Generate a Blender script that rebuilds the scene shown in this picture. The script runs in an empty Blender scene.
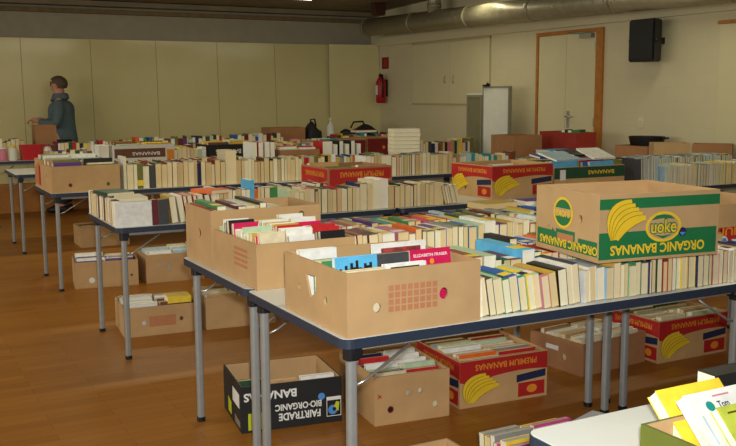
import bpy, bmesh, math, random
from mathutils import Vector, Matrix
random.seed(7)
C = bpy.context.scene.collection
R = math.radians
V = Vector

# ------------------------------------------------------------------ materials
def lin(c):
    return tuple((x/12.92 if x <= .04045 else ((x+.055)/1.055)**2.4) for x in [v/255 for v in c])

def mat(name, rgb, rough=.6, var=.12, scale=30, metal=0, bump=0, spec=.4, emit=0, coords='Object'):
    m = bpy.data.materials.new(name); m.use_nodes = True
    nt = m.node_tree; b = nt.nodes['Principled BSDF']
    c = lin(rgb)
    b.inputs['Roughness'].default_value = rough
    b.inputs['Metallic'].default_value = metal
    b.inputs['Specular IOR Level'].default_value = spec
    tc = nt.nodes.new('ShaderNodeTexCoord')
    n = nt.nodes.new('ShaderNodeTexNoise'); n.inputs['Scale'].default_value = scale; n.inputs['Detail'].default_value = 4
    nt.links.new(tc.outputs[coords], n.inputs['Vector'])
    r = nt.nodes.new('ShaderNodeValToRGB')
    r.color_ramp.elements[0].position = .3; r.color_ramp.elements[1].position = .7
    r.color_ramp.elements[0].color = (*[x*(1-var) for x in c], 1)
    r.color_ramp.elements[1].color = (*[min(1, x*(1+var)) for x in c], 1)
    nt.links.new(n.outputs['Fac'], r.inputs['Fac']); nt.links.new(r.outputs['Color'], b.inputs['Base Color'])
    if bump:
        bp = nt.nodes.new('ShaderNodeBump'); bp.inputs['Strength'].default_value = bump; bp.inputs['Distance'].default_value = .01
        nt.links.new(n.outputs['Fac'], bp.inputs['Height']); nt.links.new(bp.outputs['Normal'], b.inputs['Normal'])
    if emit:
        b.inputs['Emission Color'].default_value = (*c, 1); b.inputs['Emission Strength'].default_value = emit
    return m

def floor_mat():
    m = bpy.data.materials.new('parquet floor'); m.use_nodes = True
    nt = m.node_tree; b = nt.nodes['Principled BSDF']; L = nt.links.new
    tc = nt.nodes.new('ShaderNodeTexCoord')
    br = nt.nodes.new('ShaderNodeTexBrick'); br.inputs['Scale'].default_value = 1
    br.inputs['Brick Width'].default_value = .55; br.inputs['Row Height'].default_value = .07
    br.inputs['Mortar Size'].default_value = .0012; br.inputs['Bias'].default_value = 0
    br.inputs['Color1'].default_value = (*lin((168, 110, 38)), 1); br.inputs['Color2'].default_value = (*lin((154, 97, 30)), 1)
    br.inputs['Mortar'].default_value = (*lin((112, 66, 24)), 1)
    L(tc.outputs['Object'], br.inputs['Vector'])
    mp = nt.nodes.new('ShaderNodeMapping'); mp.inputs['Scale'].default_value = (2, 22, 1)
    L(tc.outputs['Object'], mp.inputs['Vector'])
    n = nt.nodes.new('ShaderNodeTexNoise'); n.inputs['Scale'].default_value = 3; n.inputs['Detail'].default_value = 6
    L(mp.outputs['Vector'], n.inputs['Vector'])
    mx = nt.nodes.new('ShaderNodeMix'); mx.data_type = 'RGBA'; mx.blend_type = 'MULTIPLY'; mx.inputs['Factor'].default_value = .55
    rp = nt.nodes.new('ShaderNodeValToRGB'); rp.color_ramp.elements[0].color = (.72, .68, .62, 1); rp.color_ramp.elements[1].color = (1.15, 1.12, 1.1, 1)
    L(n.outputs['Fac'], rp.inputs['Fac']); L(br.outputs['Color'], mx.inputs['A']); L(rp.outputs['Color'], mx.inputs['B'])
    L(mx.outputs['Result'], b.inputs['Base Color'])
    n2 = nt.nodes.new('ShaderNodeTexNoise'); n2.inputs['Scale'].default_value = 1.7
    L(tc.outputs['Object'], n2.inputs['Vector'])
    mr = nt.nodes.new('ShaderNodeMapRange'); mr.inputs['To Min'].default_value = .32; mr.inputs['To Max'].default_value = .5
    L(n2.outputs['Fac'], mr.inputs['Value']); L(mr.outputs['Result'], b.inputs['Roughness'])
    b.inputs['Specular IOR Level'].default_value = .35
    return m

def block_mat(name, rgb):
    m = bpy.data.materials.new(name); m.use_nodes = True
    nt = m.node_tree; b = nt.nodes['Principled BSDF']; L = nt.links.new
    tc = nt.nodes.new('ShaderNodeTexCoord'); sx = nt.nodes.new('ShaderNodeSeparateXYZ'); cx = nt.nodes.new('ShaderNodeCombineXYZ')
    L(tc.outputs['Object'], sx.inputs['Vector']); L(sx.outputs['Y'], cx.inputs['X']); L(sx.outputs['Z'], cx.inputs['Y'])
    br = nt.nodes.new('ShaderNodeTexBrick'); br.inputs['Scale'].default_value = 1
    br.inputs['Brick Width'].default_value = .25; br.inputs['Row Height'].default_value = .125
    br.inputs['Mortar Size'].default_value = .006
    c = lin(rgb)
    br.inputs['Color1'].default_value = (*c, 1); br.inputs['Color2'].default_value = (*[x*.97 for x in c], 1)
    br.inputs['Mortar'].default_value = (*[x*.965 for x in c], 1)
    L(cx.outputs['Vector'], br.inputs['Vector']); L(br.outputs['Color'], b.inputs['Base Color'])
    bp = nt.nodes.new('ShaderNodeBump'); bp.inputs['Strength'].default_value = .1; bp.inputs['Distance'].default_value = .004; bp.invert = True
    L(br.outputs['Fac'], bp.inputs['Height']); L(bp.outputs['Normal'], b.inputs['Normal'])
    b.inputs['Roughness'].default_value = .6
    return m

M = {}
def mk(k, *a, **kw): M[k] = mat(k, *a, **kw)
M['floor'] = floor_mat()
M['wall_block'] = block_mat('painted block wall', (208, 197, 160))
mk('wall_grey', (160, 152, 130), .8, .05, 6)
mk('ceiling', (128, 116, 90), .8, .12, 4)
mk('plinth', (178, 116, 48), .5, .15, 9)
mk('beam', (116, 98, 62), .6, .18, 9)
mk('dark_beam', (74, 40, 28), .6, .15, 9)
mk('panel', (214, 202, 146), .17, .02, 3, spec=.55)
mk('panel_edge', (184, 170, 124), .5, .05, 10)
mk('door', (210, 200, 160), .45, .02, 4)
mk('door_wood', (176, 112, 44), .5, .15, 18)
mk('duct', (158, 150, 122), .4, .1, 12, metal=.35)
mk('laminate', (226, 226, 220), .35, .015, 8)
mk('edge_navy', (42, 52, 68), .45, .08, 40)
mk('leg_grey', (150, 150, 146), .42, .05, 30, metal=.25)
mk('chrome', (190, 190, 185), .3, .05, 20, metal=.8)
mk('black_plastic', (22, 22, 24), .45, .1, 40)
mk('cardboard', (190, 153, 106), .8, .07, 9, bump=.05)
mk('cardboard_tan', (196, 155, 104), .8, .07, 9, bump=.05)
mk('cardboard_brown', (164, 116, 76), .8, .08, 9, bump=.05)
mk('black_card', (30, 30, 30), .6, .15, 14)
mk('white_card', (216, 214, 202), .6, .04, 10)
mk('olive_card', (98, 104, 34), .6, .06, 12)
mk('ink_green', (30, 112, 62), .6, .06, 20)
mk('ink_red', (176, 32, 30), .6, .08, 20)
mk('ink_darkred', (120, 26, 24), .6, .08, 20)
mk('ink_yellow', (232, 192, 40), .6, .05, 20)
mk('ink_lime', (190, 200, 30), .6, .05, 20)
mk('ink_orange', (226, 140, 40), .6, .05, 20)
mk('ink_outline', (96, 84, 20), .6, .05, 20)
mk('ink_navy', (34, 40, 74), .6, .05, 20)
mk('ink_white', (228, 226, 218), .6, .03, 20)
mk('ink_pale_red', (184, 122, 84), .75, .06, 20)
mk('ink_black', (20, 18, 18), .6, .05, 20)
mk('ink_blue', (80, 140, 205), .6, .05, 20)
mk('ink_teal', (28, 140, 128), .6, .05, 20)
mk('skin', (196, 138, 112), .55, .06, 25)
mk('hair', (92, 74, 58), .7, .2, 60)
mk('jacket', (88, 106, 110), .85, .12, 60)
mk('trousers', (52, 54, 66), .85, .1, 60)
mk('shoe', (40, 30, 26), .5, .1, 30)
mk('ext_red', (170, 28, 26), .4, .08, 20)
mk('crate_red', (156, 50, 38), .55, .1, 14)
mk('lamp', (255, 244, 214), .5, 0, 5, emit=9)
mk('glass_grey', (120, 116, 88), .2, .05, 5)
mk('steel_frame', (150, 146, 128), .4, .05, 20, metal=.4)
mk('switch', (222, 214, 186), .5, .02, 20)

PAL = {'cream': (222, 208, 172), 'white': (232, 230, 222), 'black': (30, 28, 30), 'charcoal grey': (70, 70, 72), 'grey': (140, 138, 132),
       'maroon': (104, 32, 42), 'red': (186, 36, 40), 'crimson': (204, 26, 82), 'orange': (226, 104, 36), 'yellow': (238, 206, 60),
       'mustard': (196, 160, 60), 'olive': (112, 112, 56), 'dark green': (36, 76, 52), 'green': (66, 136, 80), 'teal': (30, 150, 152),
       'light blue': (92, 178, 220), 'blue': (44, 92, 168), 'navy': (34, 44, 84), 'purple': (98, 58, 128), 'pink': (206, 120, 140),
       'magenta': (196, 64, 130), 'brown': (110, 68, 44), 'reddish brown': (146, 66, 44), 'tan': (186, 146, 100), 'pale green': (182, 204, 168),
       'pale blue': (176, 200, 214)}
for k, c in PAL.items(): mk('cover ' + k, c, .42, .1, 35)
PAGES = {'p0': (234, 216, 172), 'p1': (226, 202, 150), 'p2': (240, 229, 194), 'p3': (212, 184, 132), 'p4': (238, 231, 210)}
def page_mat(name, rgb):
    m = mat(name, rgb, .85, .06, 8)
    return m
for k, c in PAGES.items(): M[k] = page_mat('pages ' + k, c)

# ------------------------------------------------------------------ mesh helpers
def quad(bm, pts, mi=0):
    f = bm.faces.new([bm.verts.new(p) for p in pts]); f.material_index = mi; return f
def add_box(bm, lo, hi, mi=0, T=None):
    x0, y0, z0 = lo; x1, y1, z1 = hi
    vs = [bm.verts.new(p if T is None else T @ V(p)) for p in [(x0,y0,z0),(x1,y0,z0),(x1,y1,z0),(x0,y1,z0),(x0,y0,z1),(x1,y0,z1),(x1,y1,z1),(x0,y1,z1)]]
    for ix in ((0,3,2,1),(4,5,6,7),(0,1,5,4),(1,2,6,5),(2,3,7,6),(3,0,4,7)):
        f = bm.faces.new([vs[i] for i in ix]); f.material_index = mi
    return vs
def add_prism(bm, pts, z0, z1, mi=0, T=None):
    a = [bm.verts.new((T or Matrix()) @ V((p[0], p[1], z0))) for p in pts]
    b = [bm.verts.new((T or Matrix()) @ V((p[0], p[1], z1))) for p in pts]
    n = len(pts)
    bm.faces.new(a[::-1]).material_index = mi; bm.faces.new(b).material_index = mi
    for i in range(n): bm.faces.new([a[i], a[(i+1) % n], b[(i+1) % n], b[i]]).material_index = mi
def add_tube(bm, pts, r, n=8, mi=0, radii=None):
    pts = [V(p) for p in pts]; rings = []
    for i, p in enumerate(pts):
        d = (pts[min(i+1, len(pts)-1)] - pts[max(i-1, 0)]).normalized()
        up = V((0, 0, 1)) if abs(d.z) < .9 else V((1, 0, 0))
        a = d.cross(up).normalized(); b = a.cross(d)
        rr = radii[i] if radii else r
        rings.append([bm.verts.new(p + rr*(math.cos(t)*a + math.sin(t)*b)) for t in [2*math.pi*k/n for k in range(n)]])
    for q, s in zip(rings, rings[1:]):
        for k in range(n):
            f = bm.faces.new([q[k], q[(k+1) % n], s[(k+1) % n], s[k]]); f.material_index = mi; f.smooth = True
    bm.faces.new(rings[0]).material_index = mi; bm.faces.new(rings[-1][::-1]).material_index = mi
def rrect(x0, y0, x1, y1, r, n=5):
    out = []
    for cx, cy, a0 in ((x1-r, y0+r, -90), (x1-r, y1-r, 0), (x0+r, y1-r, 90), (x0+r, y0+r, 180)):
        for k in range(n+1):
            a = R(a0 + 90*k/n); out.append((cx + r*math.cos(a), cy + r*math.sin(a)))
    return out
def ell(cx, cy, rx, ry, n=16, a0=0): return [(cx+rx*math.cos(a0+2*math.pi*k/n), cy+ry*math.sin(a0+2*math.pi*k/n)) for k in range(n)]
def link(name, bm, mats, parent=None, loc=None, T=None, smooth=False):
    me = bpy.data.meshes.new(name)
    bmesh.ops.recalc_face_normals(bm, faces=bm.faces)
    if smooth:
        for f in bm.faces: f.smooth = True
    bm.to_mesh(me); bm.free()
    for m in (mats if isinstance(mats, (list, tuple)) else [mats]): me.materials.append(M[m] if isinstance(m, str) else m)
    o = bpy.data.objects.new(name, me); C.objects.link(o)
    if parent: o.parent = parent
    if T is not None: o.matrix_local = T
    if loc is not None: o.location = loc
    return o
def tag(o, label, cat, group=None, kind=None):
    o['label'] = label
    if cat: o['category'] = cat
    if group: o['group'] = group
    if kind: o['kind'] = kind
    return o
def thing(name, label, cat, loc=(0,0,0), rz=0, group=None):
    o = bpy.data.objects.new(name, None); C.objects.link(o); o.empty_display_size = .05
    o.location = loc; o.rotation_euler = (0, 0, rz)
    return tag(o, label, cat, group)
def struct(name, bm, mats, **kw):
    o = link(name, bm, mats, **kw); o['kind'] = 'structure'; return o
def bx(*args, **kw):
    bm = bmesh.new(); add_box(bm, *args, **kw); return bm

# ------------------------------------------------------------------ the room
WU, WV = 5.6, 10.2
struct('floor', bx((-7, -4, -.05), (WU+.1, WV+.1, 0)), 'floor')
struct('wall_back', bx((-7, WV, 0), (WU, WV+.1, 2.6)), 'wall_grey')
struct('wall_right', bx((WU, -4, 0), (WU+.1, WV+.1, 3.2)), 'wall_block')
bm = bmesh.new()
quad(bm, [(-7, WV+.1, 2.66), (WU+.1, WV+.1, 2.66), (WU+.1, -4, 3.1), (-7, -4, 3.1)]); 
quad(bm, [(-7, -4, 3.2), (WU+.1, -4, 3.2), (WU+.1, WV+.1, 2.76), (-7, WV+.1, 2.76)])
struct('ceiling', bm, 'ceiling')
struct('trim_1', bx((-7, WV-.10, 2.515), (WU, WV, 2.57)), 'beam')              # wooden wall plate
struct('trim_2', bx((-7, WV-.26, 2.60), (WU, WV-.02, 2.66)), 'ceiling')
struct('trim_3', bx((WU-.05, -4, 2.165), (WU, WV-.1, 2.29)), 'wall_block')       # ledge along the right wall
struct('trim_4', bx((WU-.03, 2.4, 2.055), (WU, 3.62, 2.085)), 'door_wood')       # wooden head of a further door
bm = bmesh.new()                                                                # wooden beam end near the duct
for (a, b, z0, z1) in ((.075, .09, 2.54, 2.70),):
    add_prism(bm, [(-.07, 0), (.07, 0), (.13, .45), (-.13, .45)], 0, .12, T=Matrix.Translation((5.07, 9.06, 2.53)) @ Matrix.Rotation(R(90), 4, 'X'))
struct('trim_5', bm, 'dark_beam')
struct('trim_6', bx((-7, WV-.24, 0), (WU, WV, .36)), 'plinth')
struct('trim_7', bx((4.6, WV-.40, 0), (WU, WV-.241, .36)), 'plinth')                     # low wooden plinth under the boards
# double door
bm = bmesh.new()
add_box(bm, (WU-.03, 5.10, 0), (WU+.01, 5.20, 2.13)); add_box(bm, (WU-.03, 6.15, 0), (WU+.01, 6.19, 2.13)); add_box(bm, (WU-.03, 5.2, 2.09), (WU+.01, 6.15, 2.13))
d1 = struct('door_1', bm, 'door_wood')
for a, b in ((5.205, 5.675), (5.68, 6.145)):
    link('door_leaf', bx((WU-.02, a, .01), (WU-.004, b, 2.085)), 'door', d1)
bm = bmesh.new()
add_box(bm, (WU-.03, 5.60, 1.08), (WU-.02, 5.64, 1.26)); add_tube(bm, [(WU-.03, 5.62, 1.2), (WU-.07, 5.62, 1.2), (WU-.07, 5.51, 1.2)], .009)
link('door_handle', bm, 'chrome', d1)
bm = bmesh.new(); add_box(bm, (WU-.07, 5.23, 2.03), (WU-.02, 5.42, 2.08)); add_tube(bm, [(WU-.06, 5.3, 2.085), (WU-.1, 5.42, 2.09), (WU-.05, 5.6, 2.1)], .007)
link('door_closer', bm, 'steel_frame', d1)
for z in (.3, 1.1, 1.9): 
    link('hinge', bx((WU-.032, 5.195, z), (WU-.018, 5.212, z+.09)), 'chrome', d1)
# built-in cupboard high on the right wall
bm = bmesh.new(); add_box(bm, (WU-.012, 7.1, 1.31), (WU, 8.97, 1.325)); add_box(bm, (WU-.012, 7.1, 2.135), (WU, 8.97, 2.16)); add_box(bm, (WU-.012, 8.955, 1.31), (WU, 8.97, 2.16)); add_box(bm, (WU-.012, 7.1, 1.31), (WU, 7.112, 2.16))
d2 = struct('door_2', bm, 'panel_edge')
for a, b in ((7.115, 7.995), (8.003, 8.952)):
    link('cupboard_door', bx((WU-.02, a, 1.33), (WU-.002, b, 2.13)), 'door', d2)
for y in (7.9, 8.1):
    bm = bmesh.new(); add_tube(bm, [(WU-.02, y, 1.6), (WU-.04, y, 1.61), (WU-.04, y, 1.68), (WU-.02, y, 1.69)], .006); link('handle', bm, 'chrome', d2)
d3 = struct('door_3', bx((WU-.015, 2.4, 0), (WU-.001, 3.6, 2.05)), 'door')

# partition boards leaning along the back wall
edges = [5.72 - .862*k for k in range(10)]
names = ['rightmost', 'second from the right', 'third from the right', 'fourth from the right', 'fifth from the right', 'sixth from the right', 'seventh from the right', 'eighth from the right', 'ninth from the right']
for k in range(9):
    x1, x0 = edges[k], edges[k+1]
    if k == 0: x1 -= .09
    w = x1 - x0 - .003
    bm = bmesh.new(); add_box(bm, (0, 0, 0), (w, .018, 1.83))
    extra = 'cream partition board with slanting free edge leaning on back wall, rightmost of the row' if k == 0 else \
            'cream partition board leaning on grey back wall, %s' % names[k]
    if k in (4,): extra = 'cream partition board directly behind the standing man, fifth from the right'
    o = link('partition_board', bm, 'panel')
    tag(o, extra, 'partition board', 'partition boards along the back wall')
    T = Matrix.Translation((x0+.003, WV-.115, .361)) @ Matrix.Rotation(R(-2.6), 4, 'X')
    if k == 0: T = Matrix.Translation((x0-.035, WV-.142, .361)) @ Matrix.Rotation(R(-10.5), 4, 'Z') @ Matrix.Rotation(R(-1), 4, 'X')
    o.matrix_world = T
    if k == 0:
        for v in o.data.vertices:
            if v.co.x > .3: v.co.x += .06*(1 - v.co.z/1.83)*1.0
    bm = bmesh.new(); add_box(bm, (0, -.0005, 0), (.004, .0185, 1.829)); link('edge_strip', bm, 'panel_edge', o)

# ventilation duct
t = thing('ventilation_duct', 'long round metal ventilation duct under the ceiling along right wall', 'ventilation duct', (5.27, 9.70, 2.418))
bm = bmesh.new()
A, B = V((0, 0, 0)), V((.06, -7.6, -.105))
add_tube(bm, [A, B], .125, 28); link('pipe', bm, 'duct', t)
for q in (.004, .17, .34, .50, .67, .85):
    p = A.lerp(B, q); d = (B-A).normalized()
    bm = bmesh.new(); add_tube(bm, [p-d*.025, p+d*.025], .133, 28); link('collar', bm, 'duct', t)
bm = bmesh.new(); p = A.lerp(B, .235); add_tube(bm, [p+V((0, 0, .05)), p+V((0, 0, .5))], .085, 20); add_tube(bm, [p+V((0, 0, .16)), p+V((0, 0, .2))], .094, 20)
link('riser', bm, 'duct', t)
for i in range(40):
    bm = bmesh.new(); p = A.lerp(B, .2+i*.02) + V((-.121, 0, -.01)); add_tube(bm, [p, p+V((-.006, 0, 0))], .014, 6)
    link('nozzle', bm, 'steel_frame', t)

# fluorescent lamps
def lamp(u, v, z, label, L_=1.2):
    t = thing('ceiling_lamp', label, 'ceiling lamp', (u, v, z), R(0), 'fluorescent ceiling lamps')
    link('housing', bx((-L_/2, -.05, .02), (L_/2, .05, .07)), 'white_card', t)
    bm = bmesh.new(); add_tube(bm, [(-L_/2+.03, 0, 0), (L_/2-.03, 0, 0)], .018, 10); link('tube', bm, 'lamp', t)
    bm = bmesh.new(); add_tube(bm, [(-.4, 0, .07), (-.4, 0, .2)], .006, 6); add_tube(bm, [(.4, 0, .07), (.4, 0, .2)], .006, 6); link('hanger', bm, 'steel_frame', t)
lamp(2.98, 7.9, 2.588, 'white fluorescent tube lamp hanging from ceiling at top edge')

# wall things
def wallspk():
    t = thing('loudspeaker', 'black loudspeaker box mounted high on the pale right wall', 'loudspeaker', (WU-.02, 4.30, 1.745))
    bm = bmesh.new(); add_prism(bm, [(-.24, -.15), (-.24, .19), (-.05, .14), (-.05, -.06)], 0, .40); 
    bmesh.ops.bevel(bm, geom=bm.edges[:], offset=.012, segments=2, affect='EDGES'); link('cabinet', bm, 'black_plastic', t)
    link('grille', bx((-.246, -.13, .03), (-.238, .17, .37)), 'black_card', t)
    bm = bmesh.new(); add_tube(bm, [(-.2, -.165, .2), (-.2, .205, .2)], .02, 10); add_box(bm, (-.12, -.03, .17), (.02, .05, .23)); link('bracket', bm, 'black_plastic', t)
wallspk()
def ext():
    t = thing('fire_extinguisher', 'red fire extinguisher hanging on the wall beside the cream boards', 'fire extinguisher', (WU-.1, 9.72, 1.33))
    bm = bmesh.new(); add_tube(bm, [(0,0,0), (0,0,.02), (0,0,.3), (0,0,.36), (0,0,.39)], .075, 16, radii=[.06,.075,.075,.05,.025]); link('cylinder', bm, 'ext_red', t)
    bm = bmesh.new(); add_box(bm, (-.03, -.02, .38), (.03, .02, .42)); add_tube(bm, [(0,0,.42), (-.05,-.06,.43)], .008); link('valve', bm, 'black_plastic', t)
    bm = bmesh.new(); add_tube(bm, [(0,-.02,.4), (-.02,-.08,.38), (-.02,-.095,.25), (-.02,-.09,.08)], .011); link('hose', bm, 'black_plastic', t)
    bm = bmesh.new(); add_box(bm, (-.076, -.03, .12), (-.072, .03, .26)); link('label_plate', bm, 'ink_white', t)
    link('wall_mount', bx((.05, -.03, .1), (.1, .03, .34)), 'black_plastic', t)
ext()
t = link('safety_sign', bx((WU-.006, 9.66, 1.83), (WU-.001, 9.86, 2.0)), 'ink_darkred'); tag(t, 'small square dark red safety sign above the fire extinguisher', 'sign')
bm = bmesh.new(); add_prism(bm, [(9.71, 1.86), (9.80, 1.86), (9.80, 1.97), (9.71, 1.97)], 0, .001, T=Matrix(((0,0,-1,WU-.0062),(1,0,0,0),(0,1,0,0),(0,0,0,1)))); link('pictogram', bm, 'ink_red', t)
t = link('wall_socket', bx((WU-.012, 4.52, 1.11), (WU, 4.57, 1.20)), 'switch'); tag(t, 'small cream light switch on wall right of the double door', 'switch')
link('rocker', bx((WU-.018, 4.53, 1.13), (WU-.011, 4.56, 1.18)), 'door', t)
# whiteboard and glass-front cabinet by the wall
t = thing('whiteboard', 'pale upright whiteboard in grey frame standing near the right wall', 'whiteboard', (5.28, 6.28, 0))
link('board', bx((0, .015, .5), (.02, .52, 1.52)), 'white_card', t)
bm = bmesh.new(); add_box(bm, (-.012, 0, .49), (.03, .022, 1.54)); add_box(bm, (-.008, .515, .49), (.03, .53, 1.54)); add_box(bm, (-.008, .02, 1.52), (.03, .52, 1.54)); add_box(bm, (-.008, .02, .49), (.03, .52, .505)); link('frame', bm, 'steel_frame', t)
for y in (.02, .5):
    bm = bmesh.new(); add_tube(bm, [(.01, y, .5), (.01, y, .02)], .014); add_tube(bm, [(-.2, y, .015), (.22, y, .015)], .014); link('leg', bm, 'steel_frame', t)
bm = bmesh.new(); add_box(bm, (-.03, .42, 1.54), (.02, .5, 1.56)); add_tube(bm, [(0, .46, 1.55), (-.03, .4, 1.575), (-.02, .37, 1.555)], .012); link('clamp', bm, 'black_plastic', t)
t = thing('cabinet', 'narrow cabinet with grey glass door left of the whiteboard', 'cabinet', (5.3, 6.84, 0))
link('body', bx((.02, 0, 0), (.28, .36, 1.46)), 'white_card', t)
f = link('door', bx((.004, .02, .05), (.02, .34, 1.44)), 'glass_grey', t)
bm = bmesh.new(); add_box(bm, (-.004, .02, .05), (.004, .05, 1.44)); add_box(bm, (-.004, .31, .05), (.004, .34, 1.44)); add_box(bm, (-.004, .05, 1.41), (.004, .31, 1.44)); link('door_frame', bm, 'steel_frame', f)

# ------------------------------------------------------------------ tables
def table(u0, v0, label, L_=1.74, D=.79, rz=0, group='folding tables in rows', H=.74):
    t = thing('folding_table', label, 'table', (u0, v0, 0), rz, group)
    bm = bmesh.new(); add_prism(bm, rrect(.003, .003, L_-.003, D-.003, .03), H-.022, H); link('table_top', bm, 'laminate', t)
    bm = bmesh.new()
    o, i = rrect(0, 0, L_, D, .035), rrect(.0028, .0028, L_-.0028, D-.0028, .032)
    n = len(o); z0, z1 = H-.03, H-.001
    ring = [[bm.verts.new((*p, z)) for p in q] for q, z in ((o, z0), (o, z1), (i, z1), (i, z0))]
    for k in range(4):
        a, b = ring[k], ring[(k+1) % 4]
        for j in range(n): bm.faces.new([a[j], a[(j+1) % n], b[(j+1) % n], b[j]])
    link('edge_band', bm, 'edge_navy', t)
    bm = bmesh.new()
    add_box(bm, (.08, .05, H-.05), (L_-.08, .075, H-.022)); add_box(bm, (.08, D-.075, H-.05), (L_-.08, D-.05, H-.022))
    add_box(bm, (.04, .05, H-.045), (.065, D-.05, H-.023)); add_box(bm, (L_-.065, .05, H-.045), (L_-.04, D-.05, H-.023)); link('under_frame', bm, 'leg_grey', t)
    for x, sx in ((.05, 1), (L_-.05, -1)):
        for y in (.05, D-.05):
            bm = bmesh.new(); add_prism(bm, rrect(x-.015, y-.015, x+.015, y+.015, .009, 3), .012, H-.06); l = link('leg', bm, 'leg_grey', t)
            bm = bmesh.new(); add_prism(bm, rrect(x-.017, y-.017, x+.017, y+.017, .009, 3), 0, .02); link('foot_cap', bm, 'black_plastic', l)
            bm = bmesh.new(); add_prism(bm, rrect(x-.022, y-.022, x+.022, y+.022, .012, 3), H-.075, H-.022)
            add_tube(bm, [(x+sx*.01, y-.026, H-.05), (x+sx*.01, y+.026, H-.05)], .017, 12); link('hinge_bracket', bm, 'black_plastic', l)
            bm = bmesh.new(); add_tube(bm, [(x+sx*.005, y, H-.16), (x+sx*.05, y, H-.145), (x+sx*.2, y, H-.055)], .005, 8); link('brace', bm, 'chrome', l)
    return t
TB = [
 (.0, -1.617, 0, 'bare white table top at bottom right holding the olive box'),
 (-.005, 0, 0, 'white folding table under the front carton at its left corner, front of nearest row'),
 (1.745, 0, 0, 'white folding table at right picture edge, front of nearest row'),
 (0, .805, 0, 'white folding table under the two cartons of worn books, rear of nearest row'),
 (1.75, .805, 0, 'white folding table at right edge, rear of nearest row'),
 (-.045, 2.64, -.5, 'white folding table holding tall white books, left end of second row'),
 (1.71, 2.62, .2, 'white folding table with empty space left of red carton, middle of second row'),
 (3.462, 2.66, 0, 'white folding table with magazines, right end of second row'),
 (-.045, 4.69, 0, 'white folding table under tan carton at the left end of third row'),
 (1.70, 4.63, 0, 'white folding table holding the white book stack, middle of third row'),
 (3.45, 4.69, 0, 'white folding table near the wall, right end of third row'),
 (-.045, 6.60, 0, 'white folding table with bare left end in fourth row'),
 (1.70, 6.60, 0, 'white folding table under the black banana carton, middle of fourth row'),
 (3.45, 6.60, 0, 'white folding table under red cartons, right end of fourth row'),
 (-.045, 8.58, 0, 'white folding table before the standing man, left end of last row'),
 (1.70, 8.58, 0, 'white folding table in middle of last row by the back boards'),
 (3.45, 8.58, 0, 'white folding table at right end of last row by the corner'),
]
for u, v, r, lb in TB: table(u, v, lb, rz=R(r))
table(5.56, 3.46, 'white folding table along the right wall under brown cartons', L_=1.2, D=.64, rz=R(90))

# ------------------------------------------------------------------ cartons
def face_with_holes(bm, outer, holes, F, t, mi=0):
    """panel from 2-D outline with holes; F maps (a,b,out)"""
    layers = []
    for out in (0, -t):
        loops = []
        es = []
        for lp in [outer] + holes:
            vs = [bm.verts.new(F @ V((a, b, out))) for a, b in lp]
            es += [bm.edges.new((vs[i], vs[(i+1) % len(vs)])) for i in range(len(vs))]
            loops.append(vs)
        if holes: bmesh.ops.triangle_fill(bm, use_beauty=True, use_dissolve=False, edges=es)
        else: bm.faces.new(loops[0])
        layers.append(loops)
    for A_, B_ in zip(*layers):
        n = len(A_)
        for i in range(n): bm.faces.new([A_[i], A_[(i+1) % n], B_[(i+1) % n], B_[i]])
def frame(side, W, D):
    if side == 'front': cols, o = ((1,0,0),(0,0,1),(0,-1,0)), (0,0,0)
    if side == 'left':  cols, o = ((0,-1,0),(0,0,1),(-1,0,0)), (0,D,0)
    if side == 'right': cols, o = ((0,1,0),(0,0,1),(1,0,0)), (W,0,0)
    if side == 'back':  cols, o = ((-1,0,0),(0,0,1),(0,1,0)), (W,D,0)
    m = Matrix.Identity(4)
    for j in range(3):
        for i in range(3): m[i][j] = cols[j][i]
        m[j][3] = o[j]
    return m
HOLE = lambda cx, cz, r=.016: ell(cx, cz, r, r*1.15, 12)
def carton(label, near, rot, W, D, H, z0, m='cardboard', holes={}, group=None, t=.007, name='carton', m_in=None, flap=True):
    """near = (u,v) of the front-left bottom corner"""
    root = thing(name, label, 'box', (near[0], near[1], z0), R(rot), group)
    bm = bmesh.new()
    g = .0
    face_with_holes(bm, [(0, 0), (W, 0), (W, H), (0, H)], holes.get('front', []), frame('front', W, D), t)
    face_with_holes(bm, [(0, 0), (W, 0), (W, H), (0, H)], holes.get('back', []), frame('back', W, D), t)
    face_with_holes(bm, [(t, 0), (D-t, 0), (D-t, H), (t, H)], holes.get('left', []), frame('left', W, D), t)
    face_with_holes(bm, [(t, 0), (D-t, 0), (D-t, H), (t, H)], holes.get('right', []), frame('right', W, D), t)
    link('wall', bm, m, root)
    link('bottom', bx((t+.001, t+.001, 0), (W-t-.001, D-t-.001, t)), m_in or m, root)
    if m_in:
        bm = bmesh.new(); e = .001
        for lo, hi in (((t, t, t), (W-t, t+e, H)), ((t, D-t-e, t), (W-t, D-t, H)), ((t, t+e, t), (t+e, D-t-e, H)), ((W-t-e, t+e, t), (W-t, D-t-e, H))): add_box(bm, lo, hi)
        link('lining', bm, m_in, root)
    root['_d'] = (W, D, H)
    return root
def decal(root, name, side, polys, off=.0008, label=None):
    """polys: list of (points, material)"""
    W, D, H = root['_d']; F = frame(side, W, D)
    bm = bmesh.new(); mats = []
    for i, (pts, m) in enumerate(polys):
        if m not in mats: mats.append(m)
        f = bm.faces.new([bm.verts.new(F @ V((a, b, off + i*.00012))) for a, b in pts]); f.material_index = mats.index(m)
    me_o = link(name, bm, mats, root)
    if label: me_o['label'] = label
    return me_o
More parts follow.
